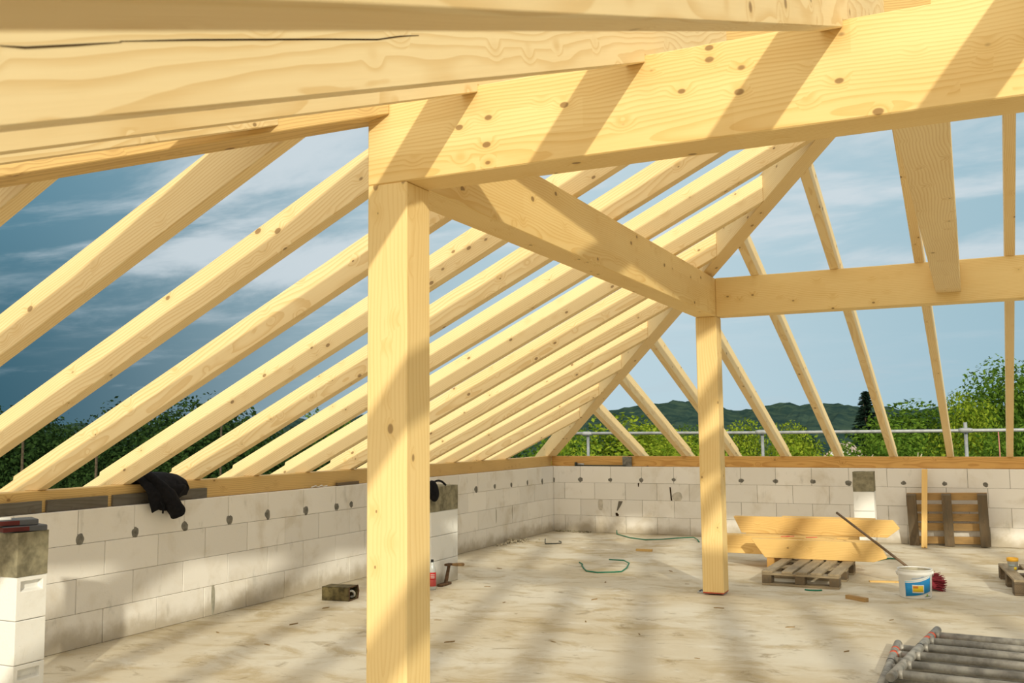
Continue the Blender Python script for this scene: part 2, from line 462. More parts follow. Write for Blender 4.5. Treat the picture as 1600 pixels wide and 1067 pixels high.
def beam(name, A, B, w, h, mat, label, cat='beam', group=None, bev=.005, parent=None):
    """straight timber: A, B are the middles of its end faces' lower edge"""
    A, B = V(A), V(B); M = frame_x(A, B); L = (B-A).length
    bm = bmesh.new(); add_box(bm, (0, -w/2, 0), (L, w/2, h), bev)
    me = bpy.data.meshes.new(name); bm.to_mesh(me); bm.free()
    o = link(name, me, mat, parent); o.matrix_local = M
    if label: tag(o, label, cat, group)
    return o

# wall plates
beam('wall_plate', (-.13, -15.5, 1.0), (-.13, .08, 1.0), .14, .155, M_plate, 'yellow timber wall plate lying along the top of the left block wall', 'beam')
beam('wall_plate', (-.06, .15, 1.0), (15.5, .15, 1.0), .14, .155, M_orange, 'orange-brown timber wall plate lying along the top of the far block wall', 'beam')

# posts (their grain runs upwards)
def post(x, y, z0, z1, label):
    M = frame_x((x, y, z0), (x, y, z1), (0, 1, 0))
    bm = bmesh.new(); add_box(bm, (0, -.1, -.1), (z1-z0, .1, .1), .006)
    me = bpy.data.meshes.new('post'); bm.to_mesh(me); bm.free()
    o = link('timber_post', me, M_post); o.matrix_world = M; tag(o, label, 'post'); return o
p1 = post(3.7, -10.5, 0.0, PB, 'thick square spruce post standing nearest, under the end of the big front beam')
p2 = post(3.7, -4.86, .022, PB, 'thick square spruce post standing farther away beside the stacked timbers')
# foot plate of the far post
def child_box(name, parent, lo, hi, mat, bev=.002):
    bm = bmesh.new(); add_box(bm, lo, hi, bev); o = finish(name, bm, mat); o.parent = parent
    o.matrix_parent_inverse = parent.matrix_world.inverted(); return o
bpy.context.view_layer.update()
fp = child_box('base_plate', p2, (3.53, -4.90, 0), (3.79, -4.78, .016), M_steel)
for i, (dx, dy) in enumerate(((.02, .03), (.02, .085), (.05, .055))):
    bm = bmesh.new(); add_lathe(bm, [(0, .022), (.011, .022), (.011, .015), (0, .015)], 12, Matrix.Translation((3.53+dx, -4.90+dy, 0)))
    b = finish('bolt', bm, M_black); b.parent = fp; b.matrix_parent_inverse = fp.matrix_world.inverted()
child_box('painted_foot', p2, (3.602, -4.958, .014), (3.798, -4.762, .03), M_redpaint)

# purlins
front = beam('purlin_beam', (3.6, -10.5, PB), (15.0, -10.5, PB), .2, PT-PB, M_glulam, 'massive horizontal glued timber beam crossing in front, resting on the nearest post')
beam('purlin_beam', (3.7, -10.399, PB), (3.7, -4.761, PB), .2, PT-PB, M_glulam, 'massive horizontal beam running away from the nearest post to the farther post')
beam('purlin_beam', (3.801, -4.86, PB), (15.0, -4.86, PB), .2, PT-PB, M_glulam, 'massive horizontal beam running sideways from the top of the farther post')
beam('tie_beam', (5.835, -10.399, 2.712), (5.835, -4.961, 2.712), .2, .26, M_rafter, 'flat-bottomed tie beam seen from below, spanning from the front beam to the rear beam')

def rafter(name, O, h, slope, z0, s0, s1, w, hv, notches, cuts, mat, label, group, tail=None):
    """sloping timber. O: plan point of s=0; h: plan vector per unit s; underside z = z0+slope*s; notches: [(s_outer, z_seat)];
    cuts: [(point, keep_normal)] vertical planes; tail: s below which the top is planed down"""
    O = V((O[0], O[1])); h = V((h[0], h[1])); zu = lambda s: z0+slope*s
    pr = [(s0, zu(s0))]
    for so_, zn in notches:
        if zn > zu(so_)+.002:
            pr += [(so_, zu(so_)), (so_, zn), ((zn-z0)/slope, zn)]
    pr += [(s1, zu(s1)), (s1, zu(s1)+hv)]
    if tail is not None: pr += [(tail, zu(tail)+hv), (tail-.004, zu(tail)+hv-.028), (s0, zu(s0)+hv-.028)]
    else: pr += [(s0, zu(s0)+hv)]
    hn = h.normalized(); perp = V((-hn.y, hn.x, 0))
    bm = bmesh.new()
    add_prism(bm, [V((O.x+h.x*s, O.y+h.y*s, z)) - perp*w/2 for s, z in pr], perp*w)
    for pt, nn in cuts:
        r = bmesh.ops.bisect_plane(bm, geom=bm.verts[:]+bm.edges[:]+bm.faces[:], plane_co=V((pt[0], pt[1], 0)), plane_no=V((-nn[0], -nn[1], 0)), clear_outer=True)
        ed = [e for e in r['geom_cut'] if isinstance(e, bmesh.types.BMEdge)]
        bmesh.ops.contextual_create(bm, geom=ed)
    bev_all(bm, .004)
    A = V((O.x+h.x*s0, O.y+h.y*s0, zu(s0))); B = V((O.x+h.x*s1, O.y+h.y*s1, zu(s1)))
    o = finish(name, bm, mat, None, frame_x(A, B))
    return tag(o, label, 'rafter', group)

HW, HW2 = .14, .18
d1 = V((1, -LS/BS)); d2 = V((1, LS/FS))
o1 = V((-.06, .06)); o2 = V((-.06, FY-(FZ-LZ)/FS))
n1 = V((d1.y, -d1.x)).normalized()      # towards the left slope (x small, y small)
n2 = V((-d2.y, d2.x)).normalized()      # towards the left slope for the front hip
hipl = 'hip_rafter'
rafter(hipl, o1, d1, LS, LZ-.03, -.55, APX+.06, HW, .25, [(-.14, 1.155), (3.62, PT)], [], M_rafter, 'heavy hip rafter climbing from the far corner of the walls over the farther post', None)
rafter(hipl, o2, d2, LS, LZ-.048, -.55, APX+.06, HW2, .27, [(-.14, 1.155), (3.705, PT)], [], M_plate, 'heavy hip rafter at upper left, ending over the nearest post, seen from below', None)
e1 = o1 + n1*(HW/2+.001); e1b = o1 - n1*(HW/2+.001)
e2 = o2 + n2*(HW2/2+.001); e2b = o2 - n2*(HW2/2+.001)
GL = 'jack rafters of the left roof slope'
ordn = ['first', 'second', 'third', 'fourth', 'fifth', 'sixth', 'seventh', 'eighth', 'ninth', 'tenth', 'eleventh', 'twelfth', 'thirteenth', 'fourteenth']
ks = list(range(10, -4, -1))
for i, k in enumerate(ks):
    y = -9.27 + .77*k + .04
    if y > -7.8: cut = [(e1, n1)]; xe = (.06-y)/(LS/BS)+.3
    else: cut = [(e2, n2)]; xe = (y-o2.y)/(LS/FS)+.3
    near = k == -3
    lab = ('sloping rafter at the left picture edge, half hidden under the front hip rafter' if near else
           'sloping rafter rising from the left wall plate, %s counted from the far corner' % ordn[i])
    rafter('jack_rafter', (-.06, y), (1, 0), LS, LZ, -.62, min(xe, APX+.4), .08, .222, [(-.14, 1.155), (3.66, PT)], cut, M_rafter, lab, GL, tail=-.27)
GB = 'rafters of the far roof slope'
bx = [1.31, 2.04, 2.755, 3.48, 4.214, 4.931, 5.647, 6.36, 7.08, 7.80, 8.52, 9.24, 9.96, 10.68, 11.4, 12.12]
for i, x in enumerate(bx):
    x += .04; sk = -.0149
    cut = [(e1b, -n1)] if x < APX+.05 else []
    s1 = min((x+.06)*LS/BS+.35, .06-APY-.06) if x < APX+.05 else .06-APY-.06
    lab = 'rafter standing on the far orange wall plate, %s counted from the far corner' % ordn[i] if i < 8 else 'rafter of the far roof slope beyond the right edge of the photo'
    rafter('common_rafter', (x, .06), (sk, -1), BS, BZ, -.62, s1, .078, .20, [(-.14, 1.155), (4.82, PT)], cut, M_rafter, lab, GB, tail=-.27)
GF = 'rafters of the front roof slope'
fl = {2: 'short thin-looking rafter at upper left, ending on the side of the front hip rafter',
      3: 'pale rafter overhead whose end rests on the front beam just right of the nearest post',
      4: 'broad cracked overhead rafter at upper left with curly dark grain, resting on the front beam',
      5: 'very close overhead rafter along the top edge of the photo, its dark underside showing'}
for i in range(1, 14):
    xr = 3.42 + .729*(i-2)
    if i == 5: xr = 5.609
    x = xr-.04
    cut = [(e2b, -n2)] if x < APX-.1 else []
    O = (x, FY); s0 = -5.3; s1 = (APY-.0-FY-.06) if x > APX-.1 else (o2.y+(x+.06)*LS/FS+.4-FY)
    lab = fl.get(i, 'rafter of the front roof slope outside the photo, casting stripes of shade')
    rafter('common_rafter', O, (0, 1), FS, FZ, s0, s1, .08, .222, [(-4.86, 1.155), (0, PT)], cut, M_rafter, lab, GF)
beam('ridge_beam', (APX-.05, APY, APZ-.12), (15, APY, APZ-.12), .12, .3, M_glulam, 'ridge beam at the roof top, hidden behind the big front beam', 'beam')
beam('wall_plate', (-.06, -15.5, 1.0), (15.5, -15.5, 1.0), .14, .155, M_plate, 'timber wall plate on the near block wall behind the viewer', 'beam')
bm = bmesh.new(); add_box(bm, (0, -15.64, 0), (15.5, -15.4, 1.0)); setting(finish('wall_front', bm, M_aac))

# the long drying crack on the broad overhead rafter
rf = [o for o in COL.objects if o.get('label') == fl[4]][0]
def crack_pts(pix, x):
    out = []
    for u, v in pix:
        dd = _f + _R*(u-800)/FPX - _U*(v-533.5)/FPX; out.append(CAM + dd*((x-CAM.x)/dd.x))
    return out
bpy.context.view_layer.update()
cx = 3.42+.729*2 + .0012
for pix in ([(0, 71), (40, 74), (120, 70), (190, 65.5)], [(188, 64), (300, 62), (400, 61.5), (500, 61), (590, 61.5), (625, 56.5), (655, 55)]):
    pts = crack_pts(pix, cx); bm = bmesh.new(); n = len(pts)
    tp = [bm.verts.new(p+V((0, 0, .0012*(1.0 if 0 < i < n-1 else .2)))) for i, p in enumerate(pts)]
    bt = [bm.verts.new(p-V((0, 0, .0012*(1.0 if 0 < i < n-1 else .2)))) for i, p in enumerate(pts)]
    tp2 = [bm.verts.new(v.co-V((.0025, 0, 0))) for v in tp]; bt2 = [bm.verts.new(v.co-V((.0025, 0, 0))) for v in bt]
    for i in range(n-1):
        bm.faces.new((tp[i], tp[i+1], bt[i+1], bt[i])); bm.faces.new((tp[i], tp2[i], tp2[i+1], tp[i+1])); bm.faces.new((bt[i], bt[i+1], bt2[i+1], bt2[i]))
    c = finish('drying_crack', bm, M_crackm); c.parent = rf; c.matrix_parent_inverse = rf.matrix_world.inverted()

# grey boards leaning against the left plate
for y0, y1, lb in ((-10.4, -9.256, 'grey weathered board against the left wall plate, above the stacked cases'),
                   (-9.213, -8.672, 'short grey weathered board against the left wall plate, left of the black jacket'),
                   (-8.623, -7.606, 'grey weathered board against the left wall plate, partly under the black jacket')):
    beam('formwork_board', (-.048, y0, 1.001), (-.048, y1, 1.001), .022, .085, M_grey, lb, 'board', 'grey boards on the left wall', .002)

# ------------------------------------------------------------------ short block pillars
def pillar(x0, x1, y0, y1, label, grip=False):
    root = empty('block_pillar', ((x0+x1)/2, (y0+y1)/2, 0)); tag(root, label, 'pillar')
    cx, cy = root.location.x, root.location.y
    for c in range(3):
        bm = bmesh.new(); a, b = .002, .002
        lo = V((x0-cx, y0-cy, c*.247+.002)); hi = V((x1-cx, y1-cy, c*.247+.245))
        add_box(bm, lo, hi)
        if grip and c == 0 or (grip and c == 2):
            # hand-grip recess in the right face
            fs = [f for f in bm.faces if f.normal.x > .9 or abs(f.calc_center_median().x-hi.x) < 1e-4]
            f = fs[0]
            r = bmesh.ops.inset_region(bm, faces=[f], thickness=.045)
            zc = hi.z-.055
            for v in f.verts:
                v.co.z = zc + (.028 if v.co.z > (lo.z+hi.z)/2 else -.028)
            e = bmesh.ops.extrude_face_region(bm, geom=[f]); vs = [q for q in e['geom'] if isinstance(q, bmesh.types.BMVert)]
            bmesh.ops.delete(bm, geom=[f], context='FACES_ONLY') if f.is_valid else None
            for v in vs: v.co.x -= .035; v.co.z += .012
        bev_all(bm, .004)
        finish('aerated_block', bm, M_aacw, root)
    bm = bmesh.new(); add_box(bm, (x0-cx, y0-cy, .742), (x1-cx, y1-cy, .99))
    bmesh.ops.subdivide_edges(bm, edges=bm.edges[:], cuts=4, use_grid_fill=True)
    for v in bm.verts:
        v.co += V([mnoise.noise(v.co*9+V((k*7+x0*3, y0, 0)))*.006 for k in range(3)])
    finish('concrete_cap', bm, M_cap, root)
    return root
pl1 = pillar(.76, 1.0, -10.25, -10.045, 'short white block pillar with concrete cap at the lower left corner', True)
pl2 = pillar(.76, 1.0, -5.55, -4.99, 'short white block pillar with concrete cap just right of the nearest post')
pl3 = pillar(4.555, 4.805, -.95, -.70, 'short white block pillar with concrete cap behind the stacked timbers')

# ------------------------------------------------------------------ pallets
def pallet(name, label, mats, L=1.2, W=.8):
    """local: deck boards run along Y (length L), X is the width; base at z=0"""
    root = empty(name); tag(root, label, 'pallet', 'wooden pallets')
    md, mb, mk = mats
    def pc(nm, lo, hi, mt):
        bm = bmesh.new(); lo, hi = V(lo), V(hi); c = (lo+hi)/2
        d = hi-lo
        if d.y >= d.x: M = Matrix.Translation(c) @ Matrix.Rotation(math.pi/2, 4, 'Z'); add_box(bm, (-d.y/2, -d.x/2, -d.z/2), (d.y/2, d.x/2, d.z/2), .003)
        else: M = Matrix.Translation(c); add_box(bm, -d/2, d/2, .003)
        me = bpy.data.meshes.new(nm); bm.to_mesh(me); bm.free(); o = link(nm, me, mt, root); o.matrix_local = M
    for x in (-.4, -.4+.80*.262, -.4+.8*.45, -.4+.8*.638, -.4+.8*.862):
        ww = .115
        pc('deck_board', (x*W/.8, -L/2, .122), (x*W/.8+ww*W/.8, L/2, .144), md)
    for y in (-L/2, -.0725, L/2-.145):
        pc('cross_board', (-W/2, y, .100), (W/2, y+.145, .1215), mb)
        for x in (-W/2, -.05, W/2-.1):
            pc('block', (x, y, .0222), (x+.1, y+.145, .0995), mk)
        pc('base_board', (-W/2, y, 0), (W/2, y+.145, .0218), mb)
    return root
pa = pallet('pallet', 'grey weathered pallet lying flat on the floor under the front stacked timber', (M_pallet, M_pallet, M_pdark))
pa.location = (4.385, -3.61, 0); pa.rotation_euler = (0, 0, math.radians(-1.5)); pa.scale = (.92, .98, 1)
pc_ = pallet('pallet', 'pallet at the right picture edge carrying a small paint pot', (M_pallet, M_pdark, M_pdark))
pc_.location = (6.56, -3.35, 0); pc_.rotation_euler = (0, 0, math.radians(5)); pc_.scale = (.92, .98, 1)
pb = pallet('pallet', 'brown pallet standing on edge, leaning against the far block wall', (M_pmid, M_pdark, M_pdark))
# stand on its long edge, underside facing the room
pb.scale = (.86, .80, .95)
pb.matrix_world = Matrix.Translation((5.63, -.212, .338)) @ Matrix.Rotation(math.radians(-1.2), 4, 'Y') @ Matrix.Rotation(math.radians(9), 4, 'X') @ Matrix(((0, 1, 0, 0), (0, 0, 1, 0), (1, 0, 0, 0), (0, 0, 0, 1))) @ Matrix.Diagonal((.84, .80, .95, 1))
# plank in front of the leaning pallet
M = frame_x((5.345, -.50, .012), (5.375, -.06, .995), (0, -1, 0))
bm = bmesh.new(); add_box(bm, (0, -.035, -.012), (1.075, .035, .012), .002)
me = bpy.data.meshes.new('plank'); bm.to_mesh(me); bm.free(); o = link('plank', me, M_cut); o.matrix_world = M
tag(o, 'narrow yellow plank leaning upright in front of the brown pallet', 'board')

# ------------------------------------------------------------------ stacked cut timbers
def cut_timber(poly, y0, y1, label, mat=M_cut):
    xs = [p[0] for p in poly]; zs = [p[1] for p in poly]
    M = Matrix.Translation((min(xs), (y0+y1)/2, min(zs)))
    bm = bmesh.new(); add_prism(bm, [V((x, y0, z)) for x, z in poly], (0, y1-y0, 0)); bev_all(bm, .003)
    return tag(finish('cut_timber', bm, mat, None, M), label, 'timber', 'cut timbers stacked by the pallet')
z = .146
cut_timber([(3.70, z+.2), (5.02, z+.2), (5.10, z+.045), (4.97, z), (3.85, z)], -3.20, -3.105, 'yellow timber with slanted ends, lowest at the front of the stack on the pallet')
cut_timber([(4.25, z+.205), (5.0, z+.205), (4.96, z), (4.25, z)], -3.10, -3.01, 'shorter yellow timber tucked directly behind the lowest front timber')
rt = cut_timber([(3.28, z+.2), (4.57, z+.2), (4.57, z), (3.28, z)], -2.93, -2.83, 'long yellow timber with red crayon marks, lying behind the lowest front timber')
cut_timber([(3.30, z+.2), (4.68, z+.2), (4.68, z), (3.30, z)], -2.82, -2.72, 'long yellow timber lying behind the one with red crayon marks')
z2 = .332
cut_timber([(3.36, z2+.19), (5.12, z2+.19), (5.19, z2+.10), (5.06, z2), (3.45, z2)], -2.50, -2.40, 'topmost yellow timber of the stack with a pointed right end')
cut_timber([(3.9, z2+.195), (4.93, z2+.195), (4.90, z2), (3.9, z2)], -2.39, -2.30, 'yellow timber lying close behind the topmost one of the stack')
cut_timber([(3.5, .33), (4.75, .33), (4.75, .146), (3.5, .146)], -2.50, -2.32, 'thick timber carrying the topmost timbers of the stack', M_plate)
for x, y0, lb in ((3.905, -3.19, 'short squared bearer under the left end of the stacked timbers'), (4.62, -2.97, 'short squared bearer under the right end of the stacked timbers')):
    beam('bearer', (x, y0, 0), (x, -2.25, 0), .08, .144, M_orange, lb, 'timber', 'bearers under the timber stack')
bpy.context.view_layer.update()
for a in ([(3.98, -2.925), (4.06, -2.85), (4.03, -2.91), (4.11, -2.845)], [(4.25, -2.92), (4.36, -2.86)]):
    bm = bmesh.new(); add_tube(bm, [V((x, y, z+.2005)) for x, y in a], .006, 6)
    c = finish('crayon_mark', bm, M_redchalk); c.parent = rt; c.matrix_parent_inverse = rt.matrix_world.inverted()

# ------------------------------------------------------------------ bucket
bk = empty('bucket', (5.425, -4.36, 0)); tag(bk, 'white plastic bucket with blue and yellow label standing on the concrete floor', 'bucket')
R0, R1, HH = .135, .147, .258
def brad(z): return R0+(R1-R0)*z/HH
bm = bmesh.new(); add_lathe(bm, [(0, .002), (R0-.004, .002), (R0, .008), (brad(.205), .205), (brad(.205)+.004, .208), (brad(.22)+.004, .224), (brad(.22), .228), (R1, .250), (R1+.006, .252), (R1+.006, HH), (R1-.001, HH), (R0-.003, .012), (0, .012)], 48)
finish('bucket_shell', bm, M_bucket, bk, smooth=True)
bm = bmesh.new(); add_lathe(bm, [(0, .165), (.06, .168), (brad(.17)-.006, .175), (brad(.22)-.006, .225), (brad(.25)-.005, .249), (brad(.25)-.003, .249)], 32); finish('dried_residue', bm, M_slurry, bk, smooth=True)
def curved(name, pts, mat, off, parent):
    """sticker on the bucket wall: pts = grid rows of (angle_deg, z)"""
    bm = bmesh.new(); rows = []
    for row in pts:
        rows.append([bm.verts.new(V(((brad(zz)+off)*math.cos(math.radians(a)), (brad(zz)+off)*math.sin(math.radians(a)), zz))) for a, zz in row])
    for r1, r2 in zip(rows, rows[1:]):
        for k in range(len(r1)-1): bm.faces.new((r1[k], r1[k+1], r2[k+1], r2[k]))
    o = finish(name, bm, mat, parent, smooth=True)
    sm = o.modifiers.new('thickness', 'SOLIDIFY'); sm.thickness = .0006; sm.offset = 1
    return o
AC = math.degrees(math.atan2(CAM.y+4.36, CAM.x-5.425))
def band(a0, a1, z0l, z0r, z1l, z1r, bow=0.0, n=14):
    lo = []; hi = []
    for i in range(n+1):
        f = i/n; b = bow*math.sin(math.pi*f)
        lo.append((a0+(a1-a0)*f, z0l+(z0r-z0l)*f-b*.5)); hi.append((a0+(a1-a0)*f, z1l+(z1r-z1l)*f-b))
    return [lo, hi]
lab = curved('paper_label', band(AC-39, AC+63, .012, .055, .158, .212, .006), M_white, .0009, bk)
bl = curved('blue_panel', band(AC-37, AC+60, .020, .068, .140, .194, .012), M_blue, .0018, lab)
curved('pale_stripe', band(AC-37, AC+60, .146, .200, .153, .207, .012), M_cyan, .0018, lab)
curved('blue_stripe', band(AC-12, AC+30, .176, .198, .180, .202, .003), M_blue, .0018, bk)
st_ = curved('yellow_sticker', band(AC-11, AC+30, .056, .056, .128, .128), M_white, .0028, bk)
curved('yellow_panel', band(AC-9, AC+27, .066, .066, .120, .120), M_yel, .0036, st_)
curved('red_print', band(AC-8, AC+9, .098, .098, .117, .117), plain('print_orange', (.75, .25, .03), .5), .0042, st_)
curved('green_emblem', [[(AC+38, .026), (AC+50, .026)], [(AC+41, .036), (AC+47, .036)], [(AC+43.5, .046), (AC+44.5, .046)]], M_green, .0028, bk)
curved('grey_print', band(AC+32, AC+60, .019, .022, .025, .028), plain('print_grey', (.25, .25, .24), .6), .0028, bk)
for s in (1, -1):
    a = math.radians(AC+90*s); c = V((math.cos(a), math.sin(a), 0))
    bm = bmesh.new(); add_tube(bm, [c*(R1-.002)+V((0, 0, .225)), c*(R1+.012)+V((0, 0, .225))], .014, 12); finish('handle_lug', bm, M_bucket, bk)
aa = math.radians(AC); fwd = V((math.cos(aa), math.sin(aa), 0)); sd_ = V((-math.sin(aa), math.cos(aa), 0))
bm = bmesh.new(); add_tube(bm, smoothpath([sd_*(R1+.014)*math.cos(q)+(-fwd)*(R1+.014)*math.sin(q)+V((0, 0, .225-.075*math.sin(q)**.7)) for q in [math.pi*i/10 for i in range(11)]], 4), .0025, 8)
finish('wire_handle', bm, M_steel, bk, smooth=True)

# ------------------------------------------------------------------ broom
br = empty('broom', (5.52, -3.80, 0)); tag(br, 'broom with dark pole and red bristles lying behind the white bucket', 'broom')
tip = V((4.62, -3.215, .652)); foot = V((5.49, -3.83, .075))
bm = bmesh.new(); add_tube(bm, [tip-br.location, foot-br.location], .0125, 12); finish('pole', bm, M_broom, br, smooth=True)
hd = V((5.50, -3.85, .075))
bm = bmesh.new(); add_box(bm, (-.05, -.16, -.02), (.05, .16, .02), .008, Matrix.Translation(hd-br.location) @ Matrix.Rotation(math.radians(20), 4, 'Z') @ Matrix.Rotation(math.radians(50), 4, 'Y')); finish('head', bm, M_bristle, br)
bm = bmesh.new()
for i in range(420):
    a = V((random.uniform(-.045, .045), random.uniform(-.15, .15), 0))
    MM = Matrix.Translation(hd-br.location) @ Matrix.Rotation(math.radians(20), 4, 'Z') @ Matrix.Rotation(math.radians(98), 4, 'Y')
    b = a + V((random.gauss(0, .02)+a.x*.35, random.gauss(0, .012)+a.y*.1, random.uniform(.10, .135)))
    p, q = MM @ a, MM @ b
    q.z = max(q.z, .004); p.z = max(p.z, .02)
    add_tube(bm, [p, q], .0028, 4)
finish('bristles', bm, M_bristle, br)

# ------------------------------------------------------------------ paint pot on the right pallet
pt = empty('paint_pot', (6.262, -3.30, .1445)); tag(pt, 'small white pot with an orange rim standing on the right-hand pallet', 'pot')
bm = bmesh.new(); add_lathe(bm, [(0, 0), (.043, 0), (.049, .10), (.050, .10), (.046, .10), (.040, .006), (0, .006)], 32); finish('pot_body', bm, M_pot, pt, smooth=True)
bm = bmesh.new(); add_lathe(bm, [(.0495, .088), (.053, .09), (.053, .121), (.046, .121), (.046, .095)], 32); finish('rim_band', bm, M_orangelid, pt, smooth=True)
def potband(nm, a0, a1, z0, z1, mt, off):
    bm = bmesh.new(); n = 10
    rows = [[bm.verts.new(V(((.043+.006*zz/.1+off)*math.cos(math.radians(a0+(a1-a0)*i/n)), (.043+.006*zz/.1+off)*math.sin(math.radians(a0+(a1-a0)*i/n)), zz))) for i in range(n+1)] for zz in (z0, z1)]
    for k in range(n): bm.faces.new((rows[0][k], rows[0][k+1], rows[1][k+1], rows[1][k]))
    o = finish(nm, bm, mt, pt, smooth=True); s = o.modifiers.new('t', 'SOLIDIFY'); s.thickness = .0006; s.offset = 1
potband('grey_stripe', -140, -70, .040, .060, plain('grey_stripe', (.30, .36, .36), .5), .0006)
potband('yellow_mark', -78, -45, .008, .036, M_yel, .0012)

# ------------------------------------------------------------------ scaffold guard frames lying on the floor
def guard(A, B, z, rails, label):
    root = empty('guard_frame', (A[0], A[1], 0)); tag(root, label, 'scaffold frame', 'scaffold guard frames on the floor')
    O = V((A[0], A[1], 0)); A3, B3 = V((A[0], A[1], z))-O, V((B[0], B[1], z))-O
    dv = (B3-A3); rv = V((2.0, -.17, 0))
    for nm, sh in (('end_tube', V((0, 0, 0))), ('end_tube', rv)):
        bm = bmesh.new(); add_tube(bm, [A3+sh, B3+sh], .028, 20); bev_all(bm, .003, 60)
        e = finish(nm, bm, M_tube, root, smooth=False)
        for p in e.data.polygons: p.use_smooth = len(p.vertices) == 4
        if sh.length == 0:
            for f0, f1, mt, nmm in ((.145, .175, M_redpaint, 'red_mark'), (.235, .275, M_redpaint, 'red_mark'), (.415, .425, M_black, 'joint_ring')):
                bm = bmesh.new(); add_tube(bm, [A3+dv*f0, A3+dv*f1], .0288, 20); finish(nmm, bm, mt, e, smooth=True)
    for f in rails:
        p = A3+dv*f; q = p+rv
        u = (q-p).normalized()
        bm = bmesh.new(); add_tube(bm, [p+u*.022, q-u*.022], .0255, 16); r = finish('rail', bm, M_tube, root, smooth=True)
        bm = bmesh.new(); add_tube(bm, [p+u*.022, p+u*.05], .0268, 16); finish('weld_sleeve', bm, M_tube, r, smooth=True)
    return root
guard((5.665, -6.33), (5.455, -7.9), .085, (.13, .27, .41, .58, .76, .93), 'grey tubular scaffold frame lying on top at the lower right corner')
guard((5.417, -6.64), (5.400, -8.1), .029, (.10, .24, .38, .52, .70, .9), 'grey tubular scaffold frame lying underneath, its red-marked tube showing at left')

# ------------------------------------------------------------------ straps, rods and litter on the floor
def rod(name, pts, rad, mat, label, cat, smooth=True, n=6):
    pts = [V((*p, 0))+V((0, 0, rad)) if len(p) == 2 else V(p) for p in pts]
    c = V((pts[0].x, pts[0].y, 0))
    bm = bmesh.new(); add_tube(bm, [p-c for p in (smoothpath(pts, 5) if smooth else pts)], rad, n)
    o = finish(name, bm, mat, None, None, smooth=True); o.location = c; return tag(o, label, cat)
rod('strap', [(1.10, -.20, .06), (1.115, -.24, .012), (1.45, -.62, .008), (1.72, -.78, .008), (1.95, -.80, .022), (2.15, -.62, .03), (2.33, -.45, .03), (2.43, -.62, .02), (2.50, -.80, .008)], .008, M_strap, 'long wavy green plastic strap on the floor near the far wall', 'strap', False)
rod('strap', [(1.755, -3.42, .02), (1.81, -3.46, .007), (1.84, -3.56, .007), (1.95, -3.78, .007), (2.05, -3.96, .007), (2.20, -4.02, .007), (2.36, -3.92, .007), (2.42, -3.86, .007), (2.39, -3.58, .012), (2.34, -3.35, .03), (2.22, -3.18, .035), (2.02, -3.13, .03)], .008, M_strap, 'green plastic strap bent into an open loop on the floor', 'strap', False)
rod('steel_hook', [(.505, -1.52, .05), (.52, -1.56, .01), (.60, -1.74, .008), (.72, -1.66, .008), (.77, -1.58, .008), (.75, -1.53, .02), (.72, -1.55, .03)], .007, M_hook, 'small dark bent rod on the floor near the far left corner', 'hook', False)
rod('strap', [(4.44, -4.36, .005), (4.49, -4.375, .005), (4.56, -4.36, .005), (4.59, -4.33, .005)], .009, M_strap, 'short green strap end in front of the flat pallet', 'strap')
rod('strap', [(4.90, -1.95, .005), (5.0, -1.72, .01), (5.10, -1.78, .012), (5.17, -1.95, .005)], .008, M_strap, 'short green strap behind the broom pole', 'strap')
def stick(x, y, l, w, h, rz, mat, label):
    bm = bmesh.new(); add_box(bm, (-l/2, -w/2, 0), (l/2, w/2, h), .002); o = finish('wood_offcut', bm, mat)
    o.location = (x, y, 0); o.rotation_euler = (0, 0, rz); return tag(o, label, 'offcut', 'small timber offcuts on the floor')
stick(2.09, -1.99, .21, .05, .028, math.radians(2), M_plate, 'small flat brown offcut on the floor beyond the green loop')
stick(4.95, -4.74, .23, .05, .035, math.radians(-38), M_pmid, 'small dark squared offcut on the floor left of the bucket')
stick(5.12, -3.55, .34, .07, .012, math.radians(12), M_cut, 'thin pale wood sliver on the floor left of the white bucket')

gch = 'splinters scattered on the slab'
cp = None
spots = [(2.05, -6.05), (2.75, -5.6), (3.05, -6.6), (1.9, -7.0), (3.6, -6.9), (1.35, -6.2), (2.4, -7.7), (.9, -7.6), (1.2, -8.3), (3.3, -4.4), (2.5, -4.6), (4.6, -6.2), (5.3, -5.6), (4.2, -7.5), (1.5, -5.3), (.7, -6.9), (3.9, -5.6), (2.9, -3.6), (3.1, -7.4), (5.1, -6.9), (.55, -8.1), (1.05, -4.1)]
for x, y in spots:
    if cp is None:
        bm = bmesh.new(); add_prism(bm, [V((-.05, -.008, 0)), V((.03, -.012, 0)), (V((.055, .004, 0))), V((-.02, .013, 0))], (0, 0, .008)); cp = finish('wood_splinter', bm, M_chip); o = cp
    else:
        o = cp.copy(); COL.objects.link(o)
    o.location = (x, y, 0); o.rotation_euler = (0, 0, random.uniform(0, 6.28)); s = random.uniform(.35, .95); o.scale = (s, s, s)
    tag(o, 'small brown wood splinter lying loose on the concrete floor', 'splinter', gch)
